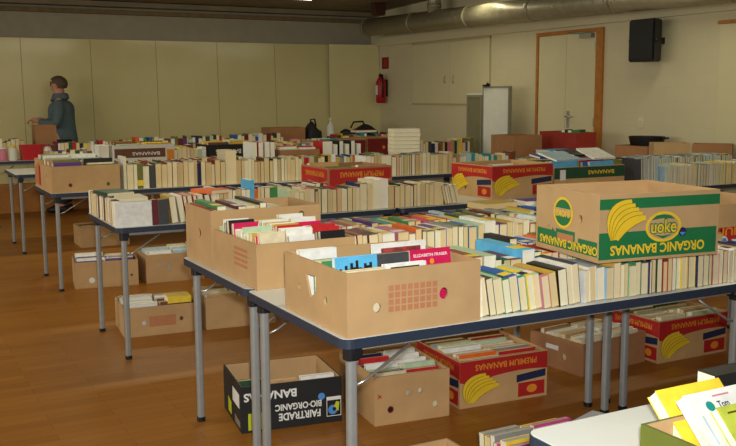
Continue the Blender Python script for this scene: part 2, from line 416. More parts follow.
def text_bm(s, F, x0, y0, w, h, flip=False, off=.0014, mi=0, bm=None, bold=.02):
    cu = bpy.data.curves.new('t', 'FONT'); cu.body = s; cu.size = 1; cu.offset = bold; cu.resolution_u = 3
    o = bpy.data.objects.new('t', cu); C.objects.link(o)
    bpy.context.view_layer.update()
    me = bpy.data.meshes.new_from_object(o.evaluated_get(bpy.context.evaluated_depsgraph_get()))
    bpy.data.objects.remove(o); bpy.data.curves.remove(cu)
    xs = [v.co.x for v in me.vertices]; ys = [v.co.y for v in me.vertices]
    ax, bx_, ay, by = min(xs), max(xs), min(ys), max(ys)
    bm = bm or bmesh.new(); vs = []
    for v in me.vertices:
        a = (v.co.x-ax)/(bx_-ax); b = (v.co.y-ay)/(by-ay)
        if flip: a, b = 1-a, 1-b
        vs.append(bm.verts.new(F @ V((x0+a*w, y0+b*h, off))))
    for p in me.polygons:
        try: bm.faces.new([vs[i] for i in p.vertices]).material_index = mi
        except ValueError: pass
    bpy.data.meshes.remove(me); return bm
def lettering(root, side, s, x0, y0, w, h, m, flip=True, name='lettering', off=.0016, bold=.02):
    W, D, H = root['_d']
    return link(name, text_bm(s, frame(side, W, D), x0, y0, w, h, flip, off, bold=bold), m, root)
def bananas(x0, y0, w, h, fill='ink_yellow'):
    out = []
    for k in range(5):
        p0 = V((.15+.02*k, .04)); p1 = V((-.10+.14*k, .86-.09*k)); p2 = V((.62+.095*k, .93-.10*k))
        def pt(s): return (1-s)**2*p0 + 2*s*(1-s)*p1 + s*s*p2
        for ww, m in ((.125, 'ink_outline'), (.112, fill)):
            L1, L2 = [], []
            for j in range(11):
                s = j/10; d = (pt(min(1, s+.02))-pt(max(0, s-.02))).normalized(); n = V((-d.y, d.x))
                r = ww*(.28+.72*math.sin(math.pi*min(1, .08+s*.86))**.7)
                q = pt(s); L1.append(q+n*r); L2.append(q-n*r)
            out.append(([(x0+q.x*w, y0+q.y*h) for q in L1+L2[::-1]], m))
    return out
def shift(polys, dx, dy): return [([(a+dx, b+dy) for a, b in p], m) for p, m in polys]

# ------------------------------------------------------------------ books
CAM = V((-1.1544, -2.3059, 1.4376))
BOOKS = []
def spec(dims, T, col, page, phrase=None, idx=None, group=None, label=None, band=None, force=False, parts=None, hidden=0):
    BOOKS.append(dict(dims=dims, T=T, col=col, page=page, phrase=phrase, idx=idx, group=group, label=label, band=band, force=force, parts=parts))
def basis(o, ex, ey, ez):
    m = Matrix.Identity(4)
    for j, e in enumerate((ex, ey, ez)):
        e = V(e).normalized()
        for i in range(3): m[i][j] = e[i]
    for i in range(3): m[i][3] = o[i]
    return m
COMMON = ['cream', 'white', 'white', 'grey', 'black', 'maroon', 'red', 'yellow', 'mustard', 'olive', 'dark green', 'green', 'blue', 'navy', 'tan', 'brown', 'pale blue', 'pink', 'teal', 'reddish brown', 'charcoal grey', 'pale green', 'orange', 'purple']
DULL = ['cream', 'cream', 'grey', 'olive', 'brown', 'tan', 'charcoal grey', 'maroon', 'white', 'dark green', 'navy', 'reddish brown']
def row(phrase, group, u0, u1, v0, z0=.7402, h=(.11, .125), t=(.016, .036), L_=(.165, .19), lean=0, pal=COMMON, fix=(), pages=('p0','p1','p2','p3'), base=None, seed=1, jit=.006, spine=0):
    """spine-up books; heads of the pages face the room's front"""
    rnd = random.Random(seed); u = u0; items = []
    fix = sorted(fix)
    while u < u1:
        tt = rnd.uniform(*t); hh = rnd.uniform(*h); ll = rnd.uniform(*L_); c = rnd.choice(pal); pg = rnd.choice(pages); ln = lean
        if callable(lean): ln = lean(u)
        if fix and u >= fix[0][0]-.02:
            f = fix.pop(0); c = f[1]
            if len(f) > 2 and f[2]: tt = f[2]
            if len(f) > 3 and f[3]: hh = f[3]
            if len(f) > 4 and f[4]: ll = f[4]
            if len(f) > 5: pg = f[5]
        band = rnd.choice([None, None, 'white', 'yellow', 'black', 'cream'])
        items.append((u, tt, hh, ll, c, pg, ln, band, rnd.uniform(-jit, jit)))
        u += tt/math.cos(R(ln)) + .0008 + (0 if items and len(items) < 2 else 0)
        # keep clear of neighbours where the lean changes
        if callable(lean):
            d = lean(u) - ln
            if d > 0: u += hh*abs(math.sin(R(d)))*1.05
    n = len(items)
    for i, (u, tt, hh, ll, c, pg, ln, band, jv) in enumerate(items):
        T = Matrix.Translation((u, v0+jv, z0)) @ Matrix.Rotation(R(ln), 4, 'Y')
        if ln > 0: T = Matrix.Translation((u+tt, v0+jv, z0)) @ Matrix.Rotation(R(ln), 4, 'Y') @ Matrix.Translation((-tt, 0, 0))
        if spine and rnd.random() < spine:
            T = T @ basis((0, 0, 0), (1, 0, 0), (0, 0, 1), (0, -1, 0)) @ Matrix.Translation((0, 0, -hh*.8))
            ll, hh = hh, hh*.8
        if base is not None: T = base @ T
        spec((tt, ll, hh), T, c, pg, phrase, (i, n), group, band=band)

G1 = 'used books in front row of nearest tables'
# front row: heads towards the camera, lean changes along the row
row('in front row of nearest table', 'books in front row of the nearest table', .487, 2.1, .03, h=(.108, .126), t=(.017, .036), seed=3,
    lean=lambda u: (-2 if u < .50 else -9 if u < .80 else -7 if u < .90 else -3 if u < .99 else -.8), pages=('p0','p0','p1','p2','p0'),
    fix=[(.50, 'white', .016), (.52, 'cream', .028), (.60, 'green'), (.65, 'teal', .03), (.70, 'yellow'), (.80, 'black', .036), (.845, 'white', .026, .136), (.88, 'navy', .034, .137), (.96, 'white', .034), (1.23, 'navy', .012), (1.40, 'black', .014)])
row('in second row of nearest table', 'books in second row of the nearest table', .615, .90, .25, h=(.128, .14), t=(.022, .05), L_=(.18, .20), seed=5, lean=0,
    fix=[(.615, 'reddish brown', .045, .148, .19), (.67, 'pale green', .05, .15, .24, 'p4'), (.73, 'black', .03), (.76, 'dark green', .03), (.80, 'light blue', .055, .158, .285, 'p4'), (.86, 'black', .035, .145)])
row('in second row under the green carton', 'books under the green banana carton', .905, 1.80, .25, h=(.125, .139), t=(.02, .045), L_=(.18, .20), seed=6,
    fix=[(.905, 'yellow', .03), (.945, 'orange', .022), (.97, 'red', .03), (1.01, 'black', .03)])
row('in third row of nearest table', 'books in third row of the nearest table', .97, 1.62, .52, h=(.12, .135), t=(.02, .045), L_=(.17, .20), seed=8,
    fix=[(.98, 'black', .035, .15), (1.02, 'maroon', .02)])
row('in front row of rear table', 'books in front row of the rear table', .45, 2.3, .825, h=(.148, .166), t=(.02, .042), L_=(.17, .2), seed=11, lean=lambda u: -4 if u < .6 else 1 if u > 1.0 else -1,
    pages=('p0','p1','p1','p2'), fix=[(.46, 'charcoal grey'), (.52, 'brown'), (.60, 'white', .055, .155, .2, 'p4'), (.66, 'pink', .05), (.75, 'orange'), (.90, 'white'), (1.02, 'pale green', .03, .165), (1.06, 'white', .05, .175, .2, 'p4'), (1.3, 'reddish brown', .05)])
row('in second row of rear table', 'books in second row of the rear table', .50, 2.4, 1.06, h=(.145, .168), t=(.018, .04), L_=(.17, .2), seed=13, lean=-2,
    fix=[(.55, 'reddish brown'), (.62, 'olive'), (.70, 'mustard', .04), (.78, 'yellow', .03), (.93, 'magenta', .03), (1.0, 'yellow', .03), (1.03, 'red', .02), (1.08, 'orange', .02)])
row('in rear row of rear table', 'books in rear row of the rear table', .60, 2.5, 1.33, h=(.118, .136), t=(.018, .04), L_=(.17, .2), seed=17, lean=0,
    fix=[(.62, 'black'), (.64, 'mustard', .05), (.80, 'yellow', .03), (.98, 'orange', .04), (1.1, 'black'), (1.17, 'maroon'), (1.3, 'navy', .03), (1.35, 'red', .035)])

# second row of tables
row('along front of second-row table', 'books along the front of second-row tables', .98, 2.04, 2.66, h=(.132, .15), t=(.02, .042), L_=(.17, .2), seed=21, pal=DULL, pages=('p0','p1','p1','p3'),
    fix=[(.98, 'pale green', .03), (1.12, 'pink', .03), (1.30, 'red', .03), (1.44, 'navy', .05, .165), (1.52, 'cream', .05, .18, .2, 'p2'), (1.58, 'white', .06, .185, .2, 'p4')])
row('leaning beside empty table space', 'leaning books beside the empty table space', 2.06, 2.17, 2.66, h=(.12, .13), t=(.014, .022), L_=(.17, .2), seed=22, lean=-14, pal=DULL)
row('in rear row of second table', 'books in the rear row of the second table', .62, 1.36, 2.98, h=(.13, .15), t=(.018, .036), L_=(.17, .2), seed=23, spine=0.25, fix=[(.66, 'green'), (.78, 'maroon'), (.86, 'light blue', .03, .19), (.98, 'green', .05)])
# along the left edge of the second table, heads towards the left
base = Matrix.Translation((-.03, 3.40, 0)) @ Matrix.Rotation(R(-90), 4, 'Z')
row('at left edge of second table', 'books at the left edge of the second table', 0, .58, 0, h=(.125, .14), t=(.022, .045), L_=(.15, .17), seed=25, base=base, pal=['cream','white','tan','brown'], pages=('p0','p2','p1'))
# third row of tables
row('along front of third table', 'books along the front of the third table', .50, 1.98, 4.72, h=(.165, .20), t=(.022, .05), L_=(.17, .2), seed=31, spine=0.12, pal=DULL, pages=('p0','p1','p1','p3','p2'), fix=[(.50, 'white', .02, .25), (.53, 'green', .05), (1.15, 'tan', .05), (1.32, 'cream', .09, .27, .2, 'p0'), (1.5, 'cream')])
row('right of the brown banana carton', 'books on the middle of the third table', 2.56, 3.42, 4.68, h=(.165, .195), t=(.02, .045), L_=(.17, .2), seed=33, pages=('p0','p1','p2','p3'), fix=[(2.55, 'white', .05, .18, .2, 'p4'), (2.62, 'red', .03), (2.7, 'cream', .1, .18), (3.3, 'olive', .05)])
row('in rear of third table', 'books at the rear of the third table', .55, 1.6, 5.1, h=(.17, .2), t=(.025, .05), L_=(.17, .2), seed=35, spine=0.40, pal=DULL)
row('behind third-row cream books', 'dull books behind the third-row cream books', 1.95, 2.9, 5.0, h=(.15, .19), t=(.025, .05), L_=(.17, .2), seed=36, spine=0.50)
row('right end of third table', 'books at the right end of the third table', 3.5, 4.2, 4.75, h=(.13, .17), t=(.025, .05), L_=(.17, .2), seed=37, spine=0.50, fix=[(3.6, 'pale green'), (3.8, 'pale green')])
row('low books under the blue game', 'low books under the blue boxed game', 4.25, 4.92, 4.73, h=(.092, .102), t=(.03, .05), L_=(.17, .2), seed=38)
# fourth row
row('in fourth row beside white carton', 'books beside the white carton in fourth row', 1.45, 1.78, 6.65, h=(.17, .2), t=(.03, .05), L_=(.17, .2), seed=41, spine=0.40)
row('right of the black carton', 'books right of the black banana carton', 2.32, 2.95, 6.66, h=(.17, .21), t=(.025, .05), L_=(.17, .2), seed=42, spine=0.50)
row('in fourth row behind tan carton', 'books behind the tan carton in fourth row', .30, .72, 7.0, h=(.16, .2), t=(.03, .05), L_=(.17, .2), seed=43, spine=0.50)
row('at right end of fourth row', 'books at right end of fourth row', 4.0, 5.0, 6.65, h=(.15, .2), t=(.025, .05), L_=(.17, .2), seed=44, spine=0.70)
row('in rear of fourth row', 'books at the rear of fourth row', 1.2, 3.0, 7.1, h=(.17, .22), t=(.03, .06), L_=(.17, .2), seed=45, spine=0.60)
# last row
row('on last table at left', 'books at the left of the last table', .02, .32, 8.9, h=(.18, .24), t=(.025, .05), L_=(.17, .2), seed=51, spine=0.60)
row('on last table before the man', 'books before the standing man', .62, 1.55, 8.7, h=(.16, .2), t=(.025, .05), L_=(.17, .2), seed=52, spine=0.70)
row('on last table past the man', 'books on the last table right of the man', 1.6, 3.5, 8.75, h=(.16, .23), t=(.025, .06), L_=(.17, .22), seed=53, spine=0.70)
row('on last table by the corner', 'books on the last table by the corner', 4.2, 5.1, 8.75, h=(.16, .2), t=(.025, .06), L_=(.17, .22), seed=54, spine=0.70)
# magazines at the right of the second row
row('magazine row behind green carton', 'magazines on the second row at right', 4.02, 5.1, 2.68, h=(.155, .17), t=(.012, .03), L_=(.2, .23), seed=61, pal=['yellow','white','pale blue','pale green','cream','grey'], pages=('p2','p4','p0'))
row('upright magazines behind green carton', 'upright magazines behind green carton', 3.83, 3.98, 2.72, h=(.22, .24), t=(.008, .014), L_=(.18, .2), seed=62, lean=-3, pal=['charcoal grey','grey','pale blue'], pages=('p4','p2'))
row('second magazine row by wall', 'magazines behind the front magazines', 3.95, 5.1, 3.0, h=(.19, .21), t=(.012, .03), L_=(.2, .23), seed=63, lean=-4, pal=['grey','pale blue','white','olive','charcoal grey'], pages=('p4','p2'))

# ------------------------------------------------------------------ loose and special books
def sbook(label, dims, T, col, page='p2', band=None, group=None, parts=None):
    spec(dims, T, col, page, label=label, band=band, group=group, force=True, parts=parts)
def flat(u, v, z, w, l, t, rz=0):
    """lying flat: thickness up, spine towards -x side"""
    return Matrix.Translation((u, v, z)) @ Matrix.Rotation(R(rz), 4, 'Z') @ basis((0,0,0), (0,0,1), (0,1,0), (-1,0,0))
def facing(u, v, z, lean=12, yaw=0, w=None):
    """cover facing the front (-v); thickness towards +v, length up, spine at the left"""
    return Matrix.Translation((u, v, z)) @ Matrix.Rotation(R(yaw), 4, 'Z') @ Matrix.Rotation(R(-lean), 4, 'X') @ basis((0,0,0), (0,1,0), (0,0,1), (1,0,0))
# second table, left end
sbook('large white book showing its plain face, front of second table', (.045, .135, .195), facing(-.036, 2.665, .7402, 3), 'white', 'p4')
sbook('large white book behind pale face on second table', (.04, .135, .195), facing(-.036, 2.72, .7402, 3), 'white', 'p2')
sbook('maroon book face-on beside large white book on second table', (.05, .14, .034), facing(.163, 2.67, .7402, 2), 'maroon')
sbook('charcoal grey book face-on next to maroon book on second table', (.05, .14, .055), facing(.20, 2.67, .7402, 2), 'charcoal grey')
for i, (u, c, tt, ln) in enumerate([(.275, 'mustard', .035, -6), (.325, 'white', .03, -9), (.362, 'red', .018, -9), (.386, 'tan', .026, -9), (.42, 'red', .018, -9), (.445, 'cream', .03, -9), (.485, 'navy', .03, -9), (.525, 'cream', .03, -9)]):
    sbook('%s book leaning left, %s of the leaning books on second table' % (c, ['first','second','third','fourth','fifth','sixth','seventh','eighth'][i]), (tt, .18, .15), Matrix.Translation((u, 2.68, .7402)) @ Matrix.Rotation(R(ln), 4, 'Y'), c)
sbook('flat green book lying on the books at left edge of second table', (.018, .23, .16), flat(.145, 2.98, .8815, .15, .22, .018, 8), 'dark green')
sbook('flat cream book on top of the white books, second table', (.02, .20, .14), flat(.145, 2.68, .8765, .14, .2, .02, 0), 'cream')
sbook('orange book lying above the leaning books on second table', (.02, .19, .13), flat(.62, 2.70, .8925, .13, .19, .02, 20), 'orange')

# cartons on the nearest tables ------------------------------------------------
f1 = carton('tan carton with dotted red print at front left corner of nearest table', (.012, .008), 0, .465, .455, .192, .7405,
    holes={'front': [HOLE(.098, .082, .013), HOLE(.33, .10, .016)], 'left': [HOLE(.31, .085, .012), [(.165, .145), (.245, .148), (.24, .10), (.20, .072)], HOLE(.115, .095, .009)]})
dots = []
for i in range(8):
    for j in range(4):
        cx, cz = .145+i*.0215, .072+j*.021
        dots.append(([(cx-.0085, cz-.0085), (cx+.0085, cz-.0085), (cx+.0085, cz+.0085), (cx-.0085, cz+.0085)], 'ink_pale_red'))
decal(f1, 'dotted_print', 'front', dots)
z0 = .748
sbook('cream book at front of the tan carton, below the skyline cover', (.03, .185, .135), facing(.022, .025, z0, 4), 'cream', 'p1')
def skyline(root):
    pts = [(0,0)]
    hs = [.02,.05,.03,.09,.035,.12,.06,.15,.05,.04,.1,.07,.11,.03]
    x = 0
    for h_ in hs: pts += [(x, .075+h_*.36), (x+.0092, .075+h_*.36)]; x += .0092
    pts += [(x, 0)]
    bm = bmesh.new()
    f = bm.faces.new([bm.verts.new((-.0006, .125+b*.6, .004+a)) for a, b in pts]); 
    link('skyline_print', bm, 'ink_black', root)
sbook('light blue book with black city skyline on cover in tan carton', (.022, .215, .142), facing(.0205, .085, z0, 5), 'light blue', 'p4', parts=skyline)
sbook('green book seen through the hole at left of tan carton', (.06, .19, .10), facing(.0205, .185, z0, 3), 'green')
sbook('black book with small white label beside skyline book in tan carton', (.024, .205, .135), facing(.178, .135, z0, 4), 'charcoal grey')
def bw(root):
    bm = bmesh.new(); add_box(bm, (-.0012, .11, .02), (-.0004, .18, .12)); link('cover_print', bm, 'ink_black', root)
sbook('white book with black picture at front of the tan carton', (.02, .19, .145), facing(.163, .04, z0, 5), 'white', 'p4', parts=bw)
def wm(root):
    bm = bmesh.new(); add_box(bm, (-.0012, .15, .03), (-.0004, .196, .18)); link('cover_print', bm, 'reddish_print', root)
M['reddish_print'] = mat('reddish print', (150, 60, 56), .5, .5, 40)
sbook('white magazine with small colour picture at rear of tan carton', (.014, .212, .20), facing(.25, .27, z0, 6), 'white', 'p4', parts=wm)
def fraser(root):
    F = basis((-.0008, 0, 0), (0, 0, 1), (0, 1, 0), (-1, 0, 0)); 
    link('title', text_bm('ELIZABETH FRASER', F, (.012), .188, .126, .0095, False, .0004), 'ink_white', root)
    bm = bmesh.new(); f = bm.faces.new([bm.verts.new((-.0012, b, a)) for a, b in ell(.078, .172, .008, .009, 12)]); link('emblem', bm, 'ink_orange', root)
sbook('crimson book titled in white letters leaning in the tan carton', (.024, .212, .15), facing(.30, .105, z0, 10), 'crimson', 'p2', parts=fraser)
sbook('white book with cream pages at back left of tan carton', (.03, .20, .13), facing(.024, .35, z0, 4), 'white', 'p4')
sbook('charcoal book at back of the tan carton behind the crimson one', (.025, .195, .14), facing(.30, .36, z0, 4), 'charcoal grey')

f2 = carton('tan carton of small paperbacks with red striped print, second from front', (.03, .765), 0, .40, .47, .168, .7405,
    holes={'front': [HOLE(.125, .09, .018)], 'left': [HOLE(.215, .10, .010), HOLE(.40, .10, .009)]})
st = []
for j in range(4):
    st.append(([(.235, .062+j*.02), (.375, .062+j*.02), (.375, .074+j*.02), (.235, .074+j*.02)], 'ink_pale_red'))
decal(f2, 'striped_print', 'left', st)
f3 = carton('tall tan carton behind the striped carton at rear left table corner', (.025, 1.252), 0, .49, .345, .238, .7405,
    holes={'left': [HOLE(.19, .13, .018), HOLE(.06, .075, .008)], 'front': [HOLE(.40, .2, .014)]})

def fill(box, n, cols, h, t, w, phrase, seed, z=None, start=.02, lean=6, tilt=0, two=True, group=None):
    """paperbacks standing in a carton in one or two files, covers facing the front"""
    W, D, H = box['_d']; rnd = random.Random(seed); th = .0075
    base = Matrix.Translation(box.location) @ Matrix.Rotation(box.rotation_euler.z, 4, 'Z')
    k = 0
    files = int(two)+1 if isinstance(two, bool) else two
    fw = (W-.03)/files
    for f in range(files):
        y = .012 + (h[1]*math.sin(R(lean)) if lean < 0 else 0)
        while k < 1000:
            tt = rnd.uniform(*t); hh = rnd.uniform(*h); ww = min(fw-.006, rnd.uniform(*w)); c = rnd.choice(cols)
            if y + tt/math.cos(R(lean)) + hh*math.sin(R(max(0, lean))) > D-.012: break
            T = base @ Matrix.Translation((.013+f*fw+rnd.uniform(0, max(.0, fw-ww-.004)), y, th)) @ Matrix.Rotation(R(-lean), 4, 'X') @ basis((0,0,0), (0,1,0), (0,0,1), (1,0,0))
            spec((tt, hh, ww), T, c, rnd.choice(['p0','p1','p2','p4']), phrase, (k, 0), group, band=None)
            y += tt/math.cos(R(lean)) + .001; k += 1
    BR = [b for b in BOOKS if b['phrase'] == phrase]
    for b in BR: b['idx'] = (b['idx'][0], len(BR))
PALE = ['white','white','cream','pale green','pale blue','grey','yellow','tan','red']
fill(f2, 0, ['white','white','cream','crimson','white','pale green','red','black','cream','white','mustard'], (.178, .212), (.016, .03), (.10, .112), 'in striped tan carton', 71, lean=9, two=3, group='paperbacks in the striped carton')
# rear carton: rows of spine-up books near the rim, visible from above
base3 = Matrix.Translation((f3.location[0], f3.location[1], 0))
row('in the tall tan carton', 'books in the tall tan carton', .012, .33, .015, z0=.749, h=(.222, .24), t=(.02, .036), L_=(.29, .315), seed=73, base=base3, pal=['cream','white','cream','maroon','tan','green','white','grey'], fix=[(.012, 'red', .02), (.04, 'green', .04, .245), (.10, 'white'), (.22, 'black', .03, .25)], jit=.002)

gb = carton('large empty brown and green banana carton standing on the books', (.925, -.025), -7.5, .49, .395, .227, .884, 'cardboard',
    holes={'front': [HOLE(.155, .083, .015)], 'left': [HOLE(.285, .135, .013), HOLE(.085, .082, .008)]}, group=None)
W, D, H = gb['_d']
decal(gb, 'green_band', 'front', [([(.0, .01), (W-.01, .01), (W-.01, .10), (.0, .10)], 'ink_green'), ([(.0, .177), (W, .177), (W, .212), (.0, .212)], 'ink_green')])
decal(gb, 'banana_print', 'front', bananas(.032, .07, .15, .14), .0016)
lettering(gb, 'front', 'ORGANIC BANANAS', .045, .022, .385, .034, 'ink_yellow', bold=.03)
decal(gb, 'logo', 'front', [(ell(.255, .11, .073, .052, 28), 'ink_yellow'), (ell(.255, .11, .063, .043, 28), 'cardboard'), ([(.205, .134), (.225, .149), (.255, .152), (.285, .147), (.30, .134), (.255, .139)], 'ink_green'), ([(.215, .084), (.255, .069), (.295, .084), (.255, .079)], 'ink_green')], .003)
lettering(gb, 'front', 'uoke', .200, .085, .111, .053, 'ink_green', flip=False, name='logo_lettering', off=.0038, bold=.07)
lettering(gb, 'front', 'uoke', .204, .089, .103, .045, 'ink_yellow', flip=False, name='logo_lettering', off=.0042, bold=.01)
decal(gb, 'sticker', 'front', [(ell(.335, .088, .016, .016, 16), 'ink_navy'), ([(.322, .088), (.335, .074), (.348, .086)], 'ink_blue')], .003)
decal(gb, 'green_band', 'left', [([(.012, .018), (D-.008, .018), (D-.008, .068), (D-.12, .068), (D-.12, .05), (D-.14, .05), (D-.14, .085), (D-.26, .085), (D-.26, .07), (.11, .085), (.11, .075), (.012, .075)], 'ink_green'), ([(D-.25, .045), (D-.15, .045), (D-.15, .072), (D-.25, .072)], 'ink_pale_red')])
lettering(gb, 'left', 'ORGANIC BANANAS', .03, .022, .36, .03, 'ink_yellow', bold=.03)
decal(gb, 'logo', 'left', [(ell(.18, .145, .062, .055, 24), 'ink_yellow'), (ell(.18, .145, .052, .046, 24), 'ink_green'), ([(.128, .135), (.232, .135), (.232, .16), (.128, .16)], 'cardboard')], .0016)
lettering(gb, 'left', 'JUOKE', .133, .13, .094, .03, 'ink_yellow', flip=True, name='logo_lettering', off=.0026, bold=.03)

def red_banana(label, near, rot, W, D, H, z0, m='cardboard_tan', left=True, up=False, group='red banana cartons'):
    b = carton(label, near, rot, W, D, H, z0, m, group=group, holes={'front': [], 'left': [HOLE(D*.35, H*.28, .014)]})
    def art(side, w):
        sw = [(0, H*.98), (0, H*.55)]
        for k in range(9):
            s = k/8; sw.append((w*(.08+.92*s), H*(.50+.16*math.sin(s*2.2)-.02*s)))
        sw += [(w, H*.98)]
        a = [(sw, 'ink_red'), ([(w*.66, H*.06), (w*.97, H*.06), (w*.97, H*.36), (w*.66, H*.36)], 'ink_red'), ([(w*.64, H*.38), (w*.98, H*.44), (w*.98, H*.60), (w*.64, H*.54)], 'ink_navy'), (ell(w*.82, H*.21, w*.06, H*.09, 14), 'ink_orange')]
        decal(b, 'red_print', side, a)
        decal(b, 'banana_print', side, bananas(w*.04, H*.08, w*.40, H*.62, 'ink_yellow'), .002)
        lettering(b, side, 'PREMIUM BANANAS', w*.17, H*.76, w*.70, H*.13, 'ink_orange', flip=not up)
    art('front', W)
    if left: art('left', D)
    return b
rb2 = red_banana('red and tan banana carton beside the empty space on second row', (2.485, 2.735), 3.5, .545, .45, .224, .7405)
rbm = carton('red banana carton behind the cream books on second row', (1.385, 2.985), 0, .47, .42, .24, .7405, 'cardboard_brown', group='red banana cartons')
W, D, H = rbm['_d']
for sd, w in (('front', W), ('left', D)):
    decal(rbm, 'red_print', sd, [([(.01, .02), (w-.01, .02), (w-.01, H-.01), (.01, H-.01)], 'ink_red'), ([(.01, H*.42), (w*.3, H*.62), (w*.6, H*.56), (w-.01, H*.66), (w-.01, H*.6), (w*.6, H*.5), (w*.3, H*.55), (.01, H*.35)], 'ink_pale_red'), ], .0008)
    lettering(rbm, sd, 'PREMIUM BANANAS', w*.18, H*.73, w*.68, H*.15, 'ink_orange')
rbx = red_banana('red banana carton at right edge beyond the green carton', (1.86, .74), 0, .5, .4, .24, .0) if False else None
rbr = carton('red carton with white label just right of the green carton', (1.845, .345), 0, .5, .38, .24, .7405, 'cardboard', group=None)
W, D, H = rbr['_d']
decal(rbr, 'red_print', 'front', [([(.0, .005), (W, .005), (W, H*.6), (.0, H*.6)], 'ink_red'), (ell(.10, H*.33, .028, .03, 14), 'ink_white'), (ell(.105, H*.33, .018, .022, 12), 'ink_blue'), ([(.06, .008), (.2, .008), (.2, .035), (.06, .035)], 'ink_white')])
lettering(rbr, 'front', 'PREMIUM', .05, H*.45, .3, .035, 'ink_orange')

# cartons further back on tables
ca = carton('tan carton with red dot at left end of third row', (-.03, 4.70), 3, .50, .38, .195, .7405, 'cardboard', holes={'front': [HOLE(.41, .05, .013)], 'left': [HOLE(.2, .12, .012)]})
decal(ca, 'red_dot', 'front', [(ell(.13, .055, .014, .014), 'ink_darkred')])
cb = carton('carton with red printed side behind the tan carton of third row', (-.035, 5.10), 0, .48, .36, .22, .7405, 'cardboard')
decal(cb, 'red_print', 'left', [([(.02, .02), (.30, .02), (.30, .18), (.22, .20), (.02, .15)], 'ink_pale_red'), ([(.2, .02), (.30, .02), (.30, .18), (.2, .17)], 'ink_red')])
wc = carton('white carton with dark brown band in fourth row', (.86, 6.64), 0, .60, .40, .238, .7405, 'white_card', holes={'front': [HOLE(.29, .04, .014)]}, m_in='cardboard')
W, D, H = wc['_d']
decal(wc, 'brown_band', 'front', [([(.01, H*.48), (.505, H*.48), (.505, H*.85), (.01, H*.85)], 'ink_darkbrown'), ([(.52, H*.25), (.594, H*.25), (.594, H*.78), (.52, H*.78)], 'ink_orange')] if False else [([(.01, H*.48), (.505, H*.48), (.505, H*.85), (.01, H*.85)], 'cover brown'), ([(.52, H*.25), (.594, H*.25), (.594, H*.78), (.52, H*.78)], 'ink_orange')])
lettering(wc, 'front', 'BANANAS', .18, H*.57, .27, H*.14, 'ink_white')
bc = carton('black banana carton with white letters on fourth row', (1.80, 6.66), 0, .50, .38, .215, .7405, 'black_card', m_in='cardboard')
lettering(bc, 'front', 'BANANAS', .09, .12, .27, .045, 'ink_white')
decal(bc, 'red_patch', 'front', [([(.40, .04), (.495, .04), (.495, .19), (.40, .19)], 'ink_darkred')])
ec = carton('brown carton with long white label on third row', (2.0, 5.23), 0, .38, .2, .225, .7405, 'cardboard_brown')
decal(ec, 'white_label', 'front', [([(.02, .13), (.23, .13), (.23, .175), (.02, .175)], 'ink_white')])
dc = carton('large arched brown carton on last table before the cream boards', (3.45, 9.02), 0, .50, .33, .285, .7405, 'cardboard_brown')
fr1 = carton('dark red carton with orange emblem, left of pair on fourth row', (3.02, 6.66), 0, .60, .40, .225, .7405, 'cardboard_brown', group='dark red cartons on fourth row')
fr2 = carton('dark red carton, right of pair on fourth row', (3.64, 6.68), 0, .34, .40, .235, .7405, 'cardboard_brown', group='dark red cartons on fourth row')
for b in (fr1, fr2):
    W, D, H = b['_d']
    decal(b, 'red_print', 'front', [([(.01, .01), (W-.01, .01), (W-.01, H-.01), (.01, H-.01)], 'ink_darkred'), (ell(W*.62, H*.55, W*.05, .02), 'ink_orange')])
ac = carton('brown carton standing in front of the pale double door', (4.38, 5.0), 3, .36, .36, .30, .7405, 'cardboard_brown', holes={'front': [HOLE(.27, .13, .012)]})
gc = carton('low carton with dark green band heaped with bright books', (3.07, 2.80), -2, .64, .42, .185, .7405, 'cardboard_tan')
W, D, H = gc['_d']
decal(gc, 'green_band', 'front', [([(0, H*.55), (W, H*.55), (W, H*.98), (0, H*.98)], 'cover dark green'), ([(.05, H*.5), (.10, H*.5), (.10, H*.9), (.05, H*.9)], 'ink_white')])
lettering(gc, 'front', 'BANANAS', .30, H*.68, .24, H*.16, 'ink_yellow')
lc1 = carton('orange brown carton on the wall table, left of two beside the wall', (4.97, 3.74), -36, .31, .26, .262, .7405, 'cardboard')
lc2 = carton('brown carton at right end of the wall table by the wall', (5.235, 3.545), -52, .33, .19, .258, .7405, 'cardboard_brown')
lc3 = carton('brown carton under the black oval tray on wall table', (5.18, 4.03), 0, .38, .42, .212, .7405, 'cardboard_brown')
rc = carton('dark red crate with green things in front of the double door', (4.91, 4.71), 0, .26, .56, .325, .7405, 'crate_red', name='crate')
pb = carton('small brown carton on last table before the standing man', (.50, 9.0), 0, .24, .25, .39-.01, .7405, 'cardboard_brown')

# cartons on the floor ---------------------------------------------------------
fb = carton('black banana carton with white lettering on floor under front left table', (.150, 1.30), -8, .455, .37, .205, 0.0005, 'black_card', m_in='cardboard')
W, D, H = fb['_d']
lettering(fb, 'front', 'BANANAS', .012, .138, .235, .038, 'ink_white', bold=.03)
lettering(fb, 'front', 'BIO·ORGANIC', .15, .080, .21, .030, 'ink_white', bold=.03)
lettering(fb, 'front', 'FAIRTRADE', .165, .035, .19, .034, 'ink_white', bold=.03)
decal(fb, 'lime_patch', 'front', [([(.03, .01), (.125, .01), (.125, .085), (.03, .085)], 'ink_lime')])
decal(fb, 'fairtrade_mark', 'front', [([(.383, .028), (.451, .028), (.451, .118), (.383, .118)], 'ink_white'), ([(.386, .031), (.448, .031), (.448, .102), (.386, .102)], 'ink_black'), (ell(.412, .058, .022, .022), 'ink_blue'), ([(.413, .06), (.438, .05), (.443, .09), (.428, .095)], 'ink_lime'), (ell(.419, .06, .009, .009), 'ink_black'), (ell(.36, .125, .016, .016), 'ink_blue')], .002)
decal(fb, 'label_sticker', 'left', [([(D-.17, .10), (D-.03, .10), (D-.03, .165), (D-.17, .165)], 'ink_white')])
